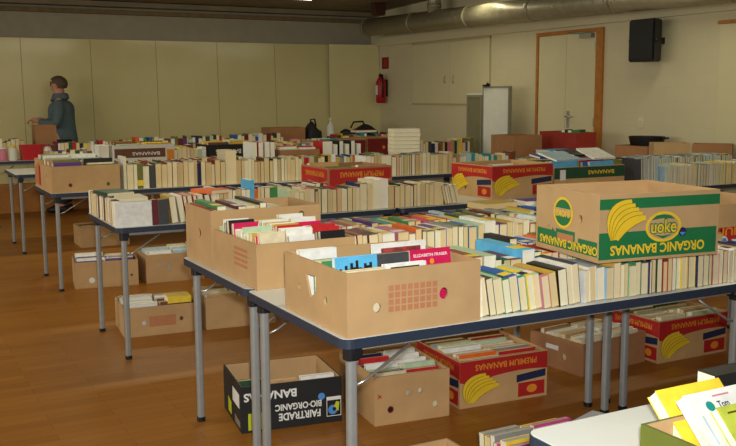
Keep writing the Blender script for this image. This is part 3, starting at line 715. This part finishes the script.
decal(fb, 'side_print', 'left', [([(D-.27, .02), (D-.20, .02), (D-.20, .08), (D-.27, .09)], 'ink_lime'), ([(D-.13, .01), (D-.02, .01), (D-.02, .05), (D-.13, .06)], 'ink_pale_blue')] if False else [([(D-.27, .02), (D-.20, .02), (D-.20, .08), (D-.27, .09)], 'ink_lime'), ([(D-.13, .015), (D-.02, .015), (D-.02, .045), (D-.13, .05)], 'steel_frame')])
FBM = Matrix.Translation((.150, 1.30, .008)) @ Matrix.Rotation(R(-8), 4, 'Z')
sbook('tan book lying inside the black floor carton', (.14, .20, .13), FBM @ Matrix.Translation((.16, .03, 0)), 'tan', 'p1') if False else None
sbook('tan book standing in the middle of black floor carton', (.03, .188, .13), FBM @ facing(.14, .06, 0, 4), 'tan', 'p1')
sbook('white book with cream pages at right in black floor carton', (.03, .195, .155), FBM @ facing(.285, .05, 0, 4), 'white', 'p4')
sbook('dark green book at left inside the black floor carton', (.03, .19, .12), FBM @ facing(.012, .10, 0, 4), 'dark green', 'p1')

ft = carton('tan floor carton with white heart-shaped holes beside the black carton', (.692, 1.098), -6, .365, .44, .222, .0005, 'cardboard_tan', holes={'front': [HOLE(.165, .133, .013), HOLE(.22, .137, .011), HOLE(.295, .065, .014)]})
decal(ft, 'round_stamp', 'front', [(ell(.075, .068, .015, .016, 16), 'ink_darkred'), (ell(.075, .068, .010, .010, 12), 'ink_black')])
decal(ft, 'red_mark', 'front', [([(.012, .125), (.03, .14), (.033, .137), (.015, .121)], 'ink_red'), ([(.012, .14), (.016, .143), (.034, .127), (.03, .124)], 'ink_red')])
fr = red_banana('red banana carton full of papers on floor under nearest table', (1.14, 1.104), -3.5, .485, .42, .226, .0005)
fbr = carton('plain brown carton with white tags on floor, between the red cartons', (1.965, 1.21), 6, .485, .38, .17, .0005, 'cardboard_brown', holes={'left': [HOLE(.25, .075, .016)], 'front': [HOLE(.19, .08, .013)]})
decal(fbr, 'white_tag', 'left', [([(.12, .10), (.21, .10), (.21, .125), (.12, .125)], 'ink_white')])
frr = red_banana('dark red banana carton on floor at right under nearest table', (2.475, 1.19), 0, .52, .4, .233, .0005)
fy = carton('tan floor carton topped with a yellow book under second table', (.09, 3.137), -5, .445, .37, .18, .0005, 'cardboard', holes={'front': [HOLE(.12, .082, .013), HOLE(.345, .09, .012)]})
decal(fy, 'red_print', 'front', [([(.15, .055), (.31, .055), (.31, .12), (.15, .12)], 'ink_pale_red')])
f200 = carton('plain tan floor carton right of the yellow book carton', (.585, 3.09), -5, .45, .37, .2, .0005, 'cardboard')
f75 = carton('tan floor carton with white disc on floor under third table', (.106, 4.76), -8, .47, .36, .2, .0005, 'cardboard', holes={'front': [HOLE(.42, .08, .009)]})
decal(f75, 'white_disc', 'front', [(ell(.125, .06, .022, .022), 'ink_white')])
f142 = carton('tan floor carton with two white slits, second under third table', (.635, 4.70), -3, .46, .37, .222, .0005, 'cardboard', holes={'front': [ell(.11, .14, .012, .02, 10), ell(.18, .12, .009, .035, 10)]})
f80 = carton('tan floor carton far left under fourth table', (.535, 6.71), 0, .46, .38, .195, .0005, 'cardboard', holes={'left': [HOLE(.2, .1, .012)]})
f110 = carton('brown floor carton with papers, under middle of third table', (1.16, 5.0), 8, .46, .36, .2, .0005, 'cardboard_brown')
fbm = carton('cardboard carton at bottom edge in front of nearest table', (.20, -.035), 0, .39, .40, .215, .0005, 'cardboard')
fbk = carton('carton of bright paperbacks on floor left of the bare table', (.63, -.10), 0, .40, .37, .20, .0005, 'cardboard')
fbp = carton('carton with loose white paper on floor behind the bare table', (1.06, -.10), 0, .44, .38, .21, .0005, 'cardboard')

# contents of the cartons
fill(ft, 0, ['white','pale green','black','cream','navy','white','red'], (.20, .235), (.02, .035), (.14, .16), 'in the tan heart-hole carton', 81, lean=8)
fill(fr, 0, PALE + ['orange'], (.195, .232), (.025, .045), (.19, .22), 'in the red floor carton', 82, lean=5)
fill(fbr, 0, ['cream','white','tan','cream'], (.16, .185), (.025, .04), (.18, .21), 'in the brown floor carton', 83, lean=5)
fill(frr, 0, ['cream','pale green','tan','green'], (.21, .24), (.025, .04), (.18, .21), 'in the right red floor carton', 84, lean=5)
fill(fy, 0, ['cream','white','brown','white'], (.17, .195), (.03, .05), (.17, .2), 'in yellow-topped carton', 85, lean=4)
fill(f200, 0, ['cream','white','tan'], (.18, .2), (.03, .05), (.17, .2), 'in plain tan floor carton', 86, lean=4)
fill(f75, 0, ['white','cream','white','charcoal grey','purple'], (.19, .225), (.025, .05), (.17, .21), 'in white-disc carton', 87, lean=5)
fill(f142, 0, ['white','cream','white','pale blue'], (.21, .245), (.025, .05), (.17, .21), 'in two-slit carton', 88, lean=5)
fill(f110, 0, ['white','white','red','cream'], (.18, .22), (.025, .05), (.17, .21), 'in third-table floor carton', 89, lean=12)
fill(f80, 0, ['cream','brown','tan'], (.16, .19), (.03, .05), (.17, .2), 'in far left floor carton', 90, lean=4)
fill(fbk, 0, ['yellow','pink','navy','magenta','grey','cream','yellow'], (.245, .272), (.02, .035), (.15, .17), 'in bright paperback carton', 91, lean=6)
fill(ca, 0, ['brown','cream','mustard','black','purple','olive','tan'], (.19, .235), (.025, .05), (.18, .22), 'in red-dot carton', 92, lean=5)
fill(cb, 0, ['white','grey','pale green','cream'], (.21, .25), (.03, .05), (.18, .21), 'in red-sided carton', 93, lean=5)
fill(wc, 0, ['green','yellow','pale green','brown','orange','mustard'], (.23, .262), (.03, .05), (.2, .27), 'in white banded carton', 94, lean=5)
fill(bc, 0, ['yellow','mustard','pale green','cream','brown'], (.21, .25), (.03, .05), (.18, .22), 'in black table carton', 95, lean=5)
fill(gc, 0, ['blue','light blue','pale green','green','white','red','black'], (.19, .23), (.02, .04), (.2, .27), 'in green-banded carton', 96, lean=14)
fill(fr1, 0, ['teal','cream','brown','white'], (.2, .24), (.03, .05), (.2, .27), 'in left dark red carton', 97, lean=5)
fill(rb2, 0, ['tan','cream','white','olive'], (.17, .2), (.03, .05), (.18, .24), 'in red carton on second row', 98, lean=5)
fill(rbm, 0, ['white','tan','olive','navy','cream'], (.2, .25), (.03, .05), (.18, .22), 'in red carton behind cream books', 99, lean=6)
fill(ec, 0, ['white','red','pale green'], (.2, .255), (.03, .045), (.15, .18), 'in long-label carton', 100, lean=4)
fill(rc, 0, ['green','brown','dark green'], (.27, .35), (.04, .06), (.10, .12), 'in dark red crate', 101, lean=4)
sbook('yellow book lying on top at right of the floor carton', (.04, .145, .12), Matrix.Translation((.512, 3.235, .186)) @ Matrix.Rotation(R(-5), 4, 'Z') @ basis((0,0,0), (0,0,1), (-1,0,0), (0,-1,0)), 'yellow', 'p2')
# loose things on tables further back
sbook('yellow book lying flat at rear right of nearest table row', (.03, .20, .15), Matrix.Translation((1.46, 1.36, .8795)) @ Matrix.Rotation(R(4), 4, 'Z') @ basis((0,0,0), (0,0,1), (1,0,0), (0,1,0)), 'mustard', 'p3')
sbook('purple and white book lying beside the flat yellow book', (.03, .16, .12), Matrix.Translation((1.70, 1.36, .8795)) @ Matrix.Rotation(R(-6), 4, 'Z') @ basis((0,0,0), (0,0,1), (1,0,0), (0,1,0)), 'purple', 'p4')
for i in range(11):
    r_ = random.Random(200+i)
    sbook('white book in the tall white stack on third row, %s from top' % ['eleventh','tenth','ninth','eighth','seventh','sixth','fifth','fourth','third','second','first'][i], (.0345, .25, .19),
          Matrix.Translation((3.02+r_.uniform(-.004, .004), 4.99+r_.uniform(-.004, .004), .7403+i*.0362)) @ Matrix.Rotation(R(-12), 4, 'Z') @ basis((0,0,0), (0,0,1), (1,0,0), (0,1,0)), 'white', 'p2', group='white books stacked on third row')
for i, (u, c) in enumerate([(1.74, 'white'), (1.80, 'red'), (1.86, 'white'), (1.91, 'maroon')]):
    sbook('tall %s binder standing upright, %s of four left of the long-label carton' % (c, ['first','second','third','last'][i]), (.045, .22, .30), Matrix.Translation((u, 5.25, .7403)) @ basis((0,0,0), (1,0,0), (0,1,0), (0,0,1)), c, 'p4')
for i, (u, c) in enumerate([(2.42, 'red'), (2.53, 'white'), (2.59, 'black'), (2.65, 'white'), (2.71, 'black'), (2.77, 'white')]):
    w = .1 if i == 0 else .04
    sbook('upright %s book, %s of six before the dark red cartons' % (c, ['first','second','third','fourth','fifth','last'][i]), (w, .2, .29 - .03*(i % 2)), Matrix.Translation((u, 5.25, .7403)) @ basis((0,0,0), (1,0,0), (0,1,0), (0,0,1)), c, 'p4')
def pic(root):
    bm = bmesh.new(); add_box(bm, (-.0012, .03, .03), (-.0004, .17, .22)); link('cover_print', bm, 'ink_black', root)
sbook('white book with dark cover picture propped left of the white stack', (.03, .20, .25), facing(2.78, 5.23, .7403+.16, 25), 'white', 'p4', parts=pic) if False else None
sbook('blue boxed game lying across books at right end of third row', (.06, .31, .22), Matrix.Translation((4.90, 4.93, .8445)) @ basis((0,0,0), (0,0,1), (-1,0,0), (0,-1,0)), 'light blue', 'p4')
sbook('white ring binder standing right of the brown carton near the door', (.07, .22, .28), Matrix.Translation((5.0-.02, 5.06, .7403)) @ basis((0,0,0), (1,0,0), (0,1,0), (0,0,1)) , 'white', 'p4') if False else None
for i, (lb, c, u, v, z, rx, rz, w_, l_) in enumerate([
    ('blue and white picture book tilted on heap in green-banded carton', 'pale blue', 3.12, 2.84, .962, 14, 6, .20, .26),
    ('white picture book lying open-faced at right in green-banded carton', 'white', 3.47, 2.85, .965, 16, -4, .22, .2),
    ('black picture book on heap in middle of green-banded carton', 'black', 3.36, 2.93, .985, 8, 10, .2, .22),
    ('blue picture book at rear of heap in green-banded carton', 'blue', 3.10, 3.0, .975, 5, -8, .16, .28),
    ('green picture book at rear right of green-banded carton heap', 'green', 3.44, 3.06, .972, 4, 5, .14, .22)]):
    sbook(lb, (.014, l_, w_), Matrix.Translation((u, v, z)) @ Matrix.Rotation(R(rz), 4, 'Z') @ Matrix.Rotation(R(rx), 4, 'X') @ Matrix.Translation((l_, w_, 0)) @ basis((0,0,0), (0,0,1), (-1,0,0), (0,-1,0)), c, 'p4')
sbook('flat red book on the last table beside the corner', (.03, .3, .2), Matrix.Translation((4.6, 8.76, .945)) @ basis((0,0,0), (0,0,1), (1,0,0), (0,1,0)), 'red', 'p4')

# ------------------------------------------------------------------ other objects
t = thing('tray', 'shallow black oval tray on brown carton near the right wall', 'tray', (5.36, 4.22, .9535))
bm = bmesh.new()
o, i = ell(0, 0, .15, .19, 28), ell(0, 0, .142, .182, 28); ob = ell(0, 0, .13, .17, 28)
v0 = [bm.verts.new((*p, 0)) for p in ob]; v1 = [bm.verts.new((*p, .085)) for p in o]; v2 = [bm.verts.new((*p, .085)) for p in i]; v3 = [bm.verts.new((p[0]*.95, p[1]*.97, .008)) for p in ob]
for a, b in ((v0, v1), (v1, v2), (v2, v3)):
    for k in range(28): bm.faces.new([a[k], a[(k+1) % 28], b[(k+1) % 28], b[k]])
bm.faces.new(v0); bm.faces.new(v3); link('bowl', bm, 'black_plastic', t)
bm = bmesh.new(); add_tube(bm, [(0, -.185, .07), (0, -.225, .075), (.05, -.225, .075), (.06, -.175, .07)], .008); link('handle', bm, 'black_plastic', t)
# white bottle
t = thing('bottle', 'cream plastic bottle standing on last table before the boards', 'bottle', (4.38, 9.13, .7405))
bm = bmesh.new(); add_tube(bm, [(0,0,0), (0,0,.01), (0,0,.25), (0,0,.30), (0,0,.33), (0,0,.36)], .05, 16, radii=[.055,.06,.06,.045,.02,.02]); link('body', bm, 'white_card', t)
bm = bmesh.new(); add_tube(bm, [(0,0,.36), (0,0,.40)], .026, 12); link('cap', bm, 'cover cream', t)
# dark bags on the far tables
def bag(label, u, v, w, d, h, seed, z=.7405):
    rnd = random.Random(seed)
    t = thing('bag', label, 'bag', (u, v, z))
    bm = bmesh.new(); bmesh.ops.create_icosphere(bm, subdivisions=3, radius=1)
    for q in bm.verts:
        x, y, zz = q.co
        zz = max(zz, -.6); zz = (abs(zz)**.55)*(1 if zz > 0 else -1)*.85; zz = max(zz, -.6)
        k = 1 + .12*math.sin(5*x+seed) + .10*math.sin(7*y+2*seed)
        q.co = V((x*w/2*k, y*d/2*k, (zz+.6)/1.6*h*(1+.18*math.sin(4*x+seed*3))))
    link('body', bm, 'black_card', t, smooth=True)
    bm = bmesh.new(); add_tube(bm, [(-w*.2, 0, h*.85), (-w*.12, 0, h*1.12), (w*.12, 0, h*1.14), (w*.2, 0, h*.85)], .012, 8); link('handle', bm, 'black_plastic', t)
bag('long black bag lying on last table at the right corner', 4.83, 9.17, .60, .26, .30, 2)
bag('small black bag beside the arched brown carton', 4.13, 9.17, .24, .22, .34, 5)
# red plastic tub and clutter on the left end of the last table
t = thing('tub', 'bright red plastic tub at left end of last table', 'tub', (.40, 8.70, .7405))
bm = bmesh.new(); a = rrect(-.10, -.08, .10, .08, .02, 4); b = rrect(-.12, -.10, .12, .10, .025, 4); c_ = rrect(-.112, -.092, .112, .092, .022, 4)
n = len(a); r0 = [bm.verts.new((*p, 0)) for p in a]; r1 = [bm.verts.new((*p, .17)) for p in b]; r2 = [bm.verts.new((*p, .17)) for p in c_]; r3 = [bm.verts.new((p[0]*.95, p[1]*.95, .008)) for p in a]
for p, q in ((r0, r1), (r1, r2), (r2, r3)):
    for k in range(n): bm.faces.new([p[k], p[(k+1) % n], q[(k+1) % n], q[k]])
bm.faces.new(r0); bm.faces.new(r3); link('body', bm, 'cover red', t)
def jar(u, v, label, cm, lid, h=.13, r=.045, z=.7405):
    t = thing('jar', label, 'jar', (u, v, z), 0, 'jars on the last table')
    bm = bmesh.new(); add_tube(bm, [(0,0,0), (0,0,.01), (0,0,h*.8), (0,0,h*.92), (0,0,h)], r, 14, radii=[r*.9, r, r, r*.75, r*.75]); link('body', bm, cm, t)
    bm = bmesh.new(); add_tube(bm, [(0,0,h), (0,0,h+.02)], r*.82, 14); link('lid', bm, lid, t)
jar(.10, 8.68, 'pink jar at far left of last table', 'cover pink', 'ink_white'); jar(.205, 8.66, 'white jar left of the red tub', 'white_card', 'cover yellow', .15)
jar(.57, 8.66, 'white and red jar right of the red tub', 'white_card', 'cover red', .15, .05)
sbook('white box file standing upright on fourth row, left of white carton', (.09, .22, .24), Matrix.Translation((.735, 6.68, .7403)) @ basis((0,0,0), (1,0,0), (0,1,0), (0,0,1)), 'white', 'p4')

# olive box of picture books on the bare front table
ob_ = carton('olive green box holding bright picture books on the bare front table', (.075, -1.47), 0, .42, .385, .085, .7405, 'olive_card', m_in='cardboard')
M['sun_print'] = mat('bright print', (220, 214, 70), .5, .35, 25)
def patch(root, name, pts, m, o=.0008):
    bm = bmesh.new(); bm.faces.new([bm.verts.new((-o, b, a)) for a, b in pts]); link(name, bm, m, root)
def ctext(root, s_, x, y, w_, h_, m, name='title'):
    link(name, text_bm(s_, basis((-.001, 0, 0), (0, 0, 1), (0, 1, 0), (-1, 0, 0)), x, y, w_, h_, False, .0004), m, root)
def rr(a, b, c, d): return [(a, b), (c, b), (c, d), (a, d)]
def ytitle(root):
    patch(root, 'cover_print', rr(.03, .085, .055, .1), 'ink_orange'); patch(root, 'cover_print', rr(.035, .055, .055, .075), 'ink_outline')
def tomt(root):
    patch(root, 'green_ball', ell(.052, .105, .0105, .0105, 16), 'ink_teal')
    ctext(root, 'Tom', .072, .098, .03, .014, 'ink_navy')
    patch(root, 'subtitle', rr(.07, .122, .115, .1255), 'cover pink'); patch(root, 'purple_patch', [(.055, .05), (.14, .05), (.14, .088), (.06, .088)], 'cover purple')
    patch(root, 'side_print', rr(.018, .03, .023, .09), 'cover pale blue')
def gtitle(root):
    patch(root, 'cover_print', rr(.02, .03, .035, .075), 'ink_orange'); patch(root, 'cover_print', ell(.075, .06, .03, .03, 16), 'ink_lime')
    patch(root, 'title_line', rr(.02, .1, .12, .104), 'ink_outline')
sbook('yellow picture book leaning at left in the olive box', (.028, .136, .175), facing(.15, -1.141, .77, 45), 'yellow', 'p2', parts=ytitle)
sbook('white picture book with green ball leaning in the olive box', (.022, .137, .22), facing(.17, -1.191, .77, 45), 'white', 'p4', parts=tomt)
sbook('lime green picture book at far right in the olive box', (.018, .117, .22), facing(.205, -1.227, .77, 45), 'lime', 'p4', parts=gtitle)
mk('cover lime', (196, 206, 76), .45, .25, 18)
sbook('black book standing behind the olive box on the bare table', (.05, .15, .105), Matrix.Translation((.53, -.99, .7405)) @ basis((0,0,0), (0,1,0), (-1,0,0), (0,0,1)), 'black', 'p2')
sbook('orange book standing behind the olive box beside the black one', (.03, .10, .10), facing(.535, -1.0, .7405, 0), 'orange', 'p2')
# paper sheets sticking out of the carton behind the bare table
o = link('paper_sheet', bx((0, 0, 0), (.21, .30, .004)), 'ink_white'); o.matrix_world = Matrix.Translation((1.15, -.02, .212)) @ Matrix.Rotation(R(20), 4, 'Z')
tag(o, 'white paper lying across the carton behind the bare table', 'paper')

# ------------------------------------------------------------------ build the books
def rank(b):
    t_, l_, h_ = b['dims']; c = b['T'] @ V((t_/2, l_/2, h_/2)); d = (c-CAM).length
    return (t_*h_ + t_*l_ + l_*h_*.4)/d**2
order = sorted(range(len(BOOKS)), key=lambda i: (not BOOKS[i]['force'], -rank(BOOKS[i])))
LIMIT = 330
solo = set(order[:LIMIT])
def book_geo(bm, dims, ci, bi, pi, T=None, which='both'):
    t_, l_, h_ = dims; ct = min(.0013, t_*.12)
    if which in ('both', 'cover'):
        add_box(bm, (0, 0, 0), (ct, l_, h_-ct), ci, T); add_box(bm, (t_-ct, 0, 0), (t_, l_, h_-ct), ci, T)
        b0, b1 = l_*.12, l_*.34
        if bi == ci: add_box(bm, (0, 0, h_-ct), (t_, l_, h_), ci, T)
        else:
            add_box(bm, (0, 0, h_-ct), (t_, b0, h_), ci, T); add_box(bm, (0, b0, h_-ct), (t_, b1, h_), bi, T); add_box(bm, (0, b1, h_-ct), (t_, l_, h_), ci, T)
    if which in ('both', 'pages'):
        e = .0018
        add_box(bm, (ct, e, e), (t_-ct, l_-e, h_-ct), pi, T)
def ordinal(n):
    return '%d%s' % (n, 'th' if 10 <= n % 100 <= 20 else {1: 'st', 2: 'nd', 3: 'rd'}.get(n % 10, 'th'))
stuff = bmesh.new(); smats = []
def sm(k):
    if k not in smats: smats.append(k)
    return smats.index(k)
seen = set()
for i, b in enumerate(BOOKS):
    ck = 'cover ' + b['col']; bk = ('cover ' + b['band']) if b['band'] and b['band'] != b['col'] else ck
    if i not in solo:
        book_geo(stuff, b['dims'], sm(ck), sm(bk), sm(b['page']), b['T']); continue
    bm = bmesh.new(); book_geo(bm, b['dims'], 0, 0 if bk == ck else 1, 0, which='cover')
    o = link('book', bm, [ck] if bk == ck else [ck, bk]); o.matrix_world = b['T']
    bm = bmesh.new(); book_geo(bm, b['dims'], 0, 0, 0, which='pages'); link('page_block', bm, b['page'], o)
    if b['label']: lb = b['label']
    else:
        k, n = b['idx']
        fromr = k >= n/2
        side = 'right' if fromr else 'left'; num = n-k if fromr else k+1
        if b['phrase'].startswith('in ') and ('carton' in b['phrase'] or 'crate' in b['phrase']) and 'row' not in b['phrase'] and 'tall tan' not in b['phrase'] and 'green carton' not in b['phrase']:
            side = 'back' if fromr else 'front'
        lb = '%s book, %s from %s %s' % (b['col'], ordinal(num), side, b['phrase'])
    tag(o, lb, 'book', b['group'])
    if b['parts']: b['parts'](o)
if smats:
    o = link('books', stuff, smats); tag(o, 'small books crowding the far tables and cartons in the background', 'books', kind='stuff')

# ------------------------------------------------------------------ the man
def skin_mesh(verts, edges, radii, roots, sub=2):
    me = bpy.data.meshes.new('s'); me.from_pydata(verts, edges, []); o = bpy.data.objects.new('s', me); C.objects.link(o)
    md = o.modifiers.new('k', 'SKIN'); md.branch_smoothing = .6; md.use_smooth_shade = True
    sv = me.skin_vertices[0].data
    for k, r in enumerate(radii):
        sv[k].radius = r if isinstance(r, tuple) else (r, r); sv[k].use_root = k in roots
    s = o.modifiers.new('u', 'SUBSURF'); s.levels = sub; s.render_levels = sub
    bpy.context.view_layer.update()
    out = bpy.data.meshes.new_from_object(o.evaluated_get(bpy.context.evaluated_depsgraph_get()))
    bpy.data.objects.remove(o)
    for p in out.polygons: p.use_smooth = True
    return out
def man():
    # local frame: +x forward (where he looks), +y his left, z up
    t = thing('person', 'grey haired man in blue grey jacket standing at last table, looking down', 'person', (.93, 9.74, 0), math.atan2(.40, -.92))
    Vs, Es, Rs, roots = [], [], [], []
    def chain(pts, start=None, root=False):
        prev = start
        for p, r in pts:
            Vs.append(p); Rs.append(r); k = len(Vs)-1
            if root and prev is None: roots.append(k)
            if prev is not None: Es.append((prev, k))
            prev = k
        return prev
    pel = chain([((0, 0, .95), (.15, .12))], root=True)
    chest = chain([((.0, 0, 1.12), (.155, .125)), ((.01, 0, 1.30), (.17, .125))], pel)
    neck = chain([((.0, 0, 1.43), (.09, .085)), ((.012, 0, 1.50), (.078, .075))], chest)
    chain([((.025, 0, 1.565), (.085, .075)), ((.025, 0, 1.635), (.088, .085)), ((.02, 0, 1.675), (.06, .06))], neck)
    for s in (1, -1):
        el = chain([((.0, .17*s, 1.385), .062), ((-.02, .225*s, 1.26), .05), ((.0, .25*s, 1.12), .042)], chest)
        wr = chain([((.14, .20*s, 1.125), .036), ((.255, .13*s, 1.155), .026)], el)
        pm = chain([((.295, .115*s, 1.165), (.034, .018)), ((.335, .105*s, 1.165), (.036, .016))], wr)
        kn = chain([((0, .09*s, .86), .09), ((.01, .10*s, .5), .06), ((-.01, .10*s, .12), .042)], pel)
        chain([((.08, .105*s, .045), .035), ((.16, .11*s, .035), .028)], kn)
        for j, (dy, L_) in enumerate(((-.027, .062), (-.009, .072), (.009, .068), (.027, .054))):
            b0 = V((.33, .105*s+dy, 1.165)); 
            chain([(tuple(b0), .009), (tuple(b0+V((L_*.55, 0, -.008))), .0085), (tuple(b0+V((L_*.85, 0, -.03))), .008), (tuple(b0+V((L_*.9, 0, -.05))), .007)], root=True)
        tb = V((.30, .105*s-.02*s, 1.168)); chain([(tuple(tb), .011), (tuple(tb+V((.03, -.022*s, -.004))), .010), (tuple(tb+V((.055, -.026*s, -.016))), .009)], root=True)
    # nose, chin, ears
    chain([((.085, 0, 1.60), .018), ((.122, 0, 1.578), .013)], root=True)
    chain([((.05, 0, 1.52), .045), ((.088, 0, 1.508), .022)], root=True)
    for s in (1, -1): chain([((.02, .078*s, 1.60), (.02, .012)), ((.012, .09*s, 1.575), (.026, .01)), ((.022, .082*s, 1.55), (.014, .01))], root=True)
    b = bpy.data.objects.new('body', skin_mesh(Vs, Es, Rs, roots)); b.data.materials.append(M['skin']); C.objects.link(b); b.parent = t
    for s in (1, -1):
        bm = bmesh.new(); bmesh.ops.create_uvsphere(bm, u_segments=10, v_segments=8, radius=.011, matrix=Matrix.Translation((.100, .033*s, 1.607))); link('eye', bm, 'ink_black', b, smooth=True)
        bm = bmesh.new(); add_tube(bm, [(.102, .012*s, 1.628), (.105, .034*s, 1.632), (.092, .056*s, 1.625)], .006, 6); link('eyebrow', bm, 'hair', b)
    bm = bmesh.new(); add_tube(bm, [(.096, -.022, 1.535), (.105, 0, 1.536), (.096, .022, 1.535)], .005, 6); link('mouth', bm, 'ink_pale_red', b)
    # jacket
    Vs, Es, Rs, roots = [], [], [], []
    hem = chain([((-.01, 0, .80), (.205, .165)), ((-.01, 0, .95), (.20, .16)), ((-.01, 0, 1.12), (.20, .16)), ((.0, 0, 1.29), (.205, .155)), ((.0, 0, 1.40), (.165, .12)), ((-.005, 0, 1.47), (.105, .10)), ((-.005, 0, 1.50), (.10, .095))], root=True)
    ch = hem-3
    for s in (1, -1):
        chain([((-.005, .18*s, 1.37), .085), ((-.03, .235*s, 1.25), .074), ((-.005, .262*s, 1.115), .066), ((.13, .21*s, 1.118), .055), ((.235, .14*s, 1.148), .045)], ch)
    j = bpy.data.objects.new('jacket', skin_mesh(Vs, Es, Rs, roots)); j.data.materials.append(M['jacket']); C.objects.link(j); j.parent = t
    bm = bmesh.new(); add_tube(bm, [(.10, .02, 1.40), (.07, .055, 1.43), (.0, .075, 1.462), (-.055, .045, 1.472), (-.072, .0, 1.475), (-.055, -.045, 1.472), (.0, -.075, 1.462), (.07, -.055, 1.43), (.10, -.02, 1.40)], .02, 8); link('collar', bm, 'jacket', j, smooth=True)
    # trousers and shoes
    Vs, Es, Rs, roots = [], [], [], []
    p = chain([((0, 0, .93), (.155, .125))], root=True)
    for s in (1, -1): chain([((0, .095*s, .84), .105), ((.01, .10*s, .5), .082), ((-.01, .10*s, .09), .07)], p)
    q = bpy.data.objects.new('trousers', skin_mesh(Vs, Es, Rs, roots)); q.data.materials.append(M['trousers']); C.objects.link(q); q.parent = t
    for s in (1, -1):
        bm = bmesh.new(); add_tube(bm, [(-.07, .105*s, .045), (-.05, .105*s, .048), (.04, .105*s, .05), (.13, .11*s, .042), (.19, .11*s, .036), (.21, .11*s, .034)], .05, 14, radii=[.02, .044, .047, .042, .034, .015]); link('shoe', bm, 'shoe', t)
    # hair
    bm = bmesh.new(); bmesh.ops.create_icosphere(bm, subdivisions=4, radius=1)
    kill = []
    for v in bm.verts:
        x, y, z = v.co
        if (x > .62 and z < .42) or z < -.62 or (x > .1 and z < -.05): kill.append(v)
        n = 1 + .03*math.sin(23*x+3)*math.sin(19*y)
        v.co = V((.012+x*.110*n, y*.099*n, 1.610+z*.098*n))
    bmesh.ops.delete(bm, geom=kill, context='VERTS')
    link('hair', bm, 'hair', b, smooth=True)
man()

# ------------------------------------------------------------------ light, camera
def area(name, loc, aim, sx, sy, e, col):
    l = bpy.data.lights.new(name, 'AREA'); l.shape = 'RECTANGLE'; l.size = sx; l.size_y = sy; l.energy = e; l.color = col
    o = bpy.data.objects.new(name, l); C.objects.link(o); o.location = loc
    o.rotation_euler = (V(aim)-V(loc)).to_track_quat('-Z', 'Y').to_euler(); return o
area('window_daylight', (-6.2, 3.5, 1.8), (0, 3.8, .9), 7.5, 1.8, 165, (1, .97, .86))
for u in (-2.3, 1.2, 4.6):
    for v in (0, 3.4, 6.7):
        area('tube_light', (u, v, 2.62), (u, v, 0), 1.3, .1, 10.5 if u > 4 else 18, (1, .95, .68))
fl = bpy.data.lights.new('camera_flash', 'SPOT'); fl.energy = 370; fl.spot_size = R(70); fl.spot_blend = .9; fl.shadow_soft_size = .03; fl.color = (.97, 1, 1)
fo = bpy.data.objects.new('camera_flash', fl); C.objects.link(fo)
w = bpy.data.worlds.new('world'); bpy.context.scene.world = w; w.use_nodes = True
w.node_tree.nodes['Background'].inputs['Color'].default_value = (1, .92, .70, 1); w.node_tree.nodes['Background'].inputs['Strength'].default_value = .085

cam = bpy.data.cameras.new('camera'); cam.lens = 36*920/736; cam.sensor_width = 36; cam.clip_start = .05
co = bpy.data.objects.new('camera', cam); C.objects.link(co)
ang = R(28.1101); pitch, roll = .1374, -.0058
fwd = V((0, math.cos(pitch), -math.sin(pitch))); up = V((0, math.sin(pitch), math.cos(pitch))); rt = V((1, 0, 0))
r2 = math.cos(roll)*rt + math.sin(roll)*up; u2 = -math.sin(roll)*rt + math.cos(roll)*up
rot = Matrix.Rotation(-ang, 3, 'Z')
r2, u2, f2_ = rot @ r2, rot @ u2, rot @ fwd
mw = Matrix.Identity(4)
for i in range(3): mw[i][0] = r2[i]; mw[i][1] = u2[i]; mw[i][2] = -f2_[i]; mw[i][3] = CAM[i]
co.matrix_world = mw
fo.matrix_world = Matrix.Translation(V((0, 0, .07)) + r2*.03) @ mw
S = bpy.context.scene; S.camera = co
S.view_settings.view_transform = 'Standard'; S.view_settings.look = 'None'; S.view_settings.exposure = 0; S.view_settings.gamma = 1
for o in bpy.data.objects:
    if '_d' in o: del o['_d']
print('BOOKS', len(BOOKS))
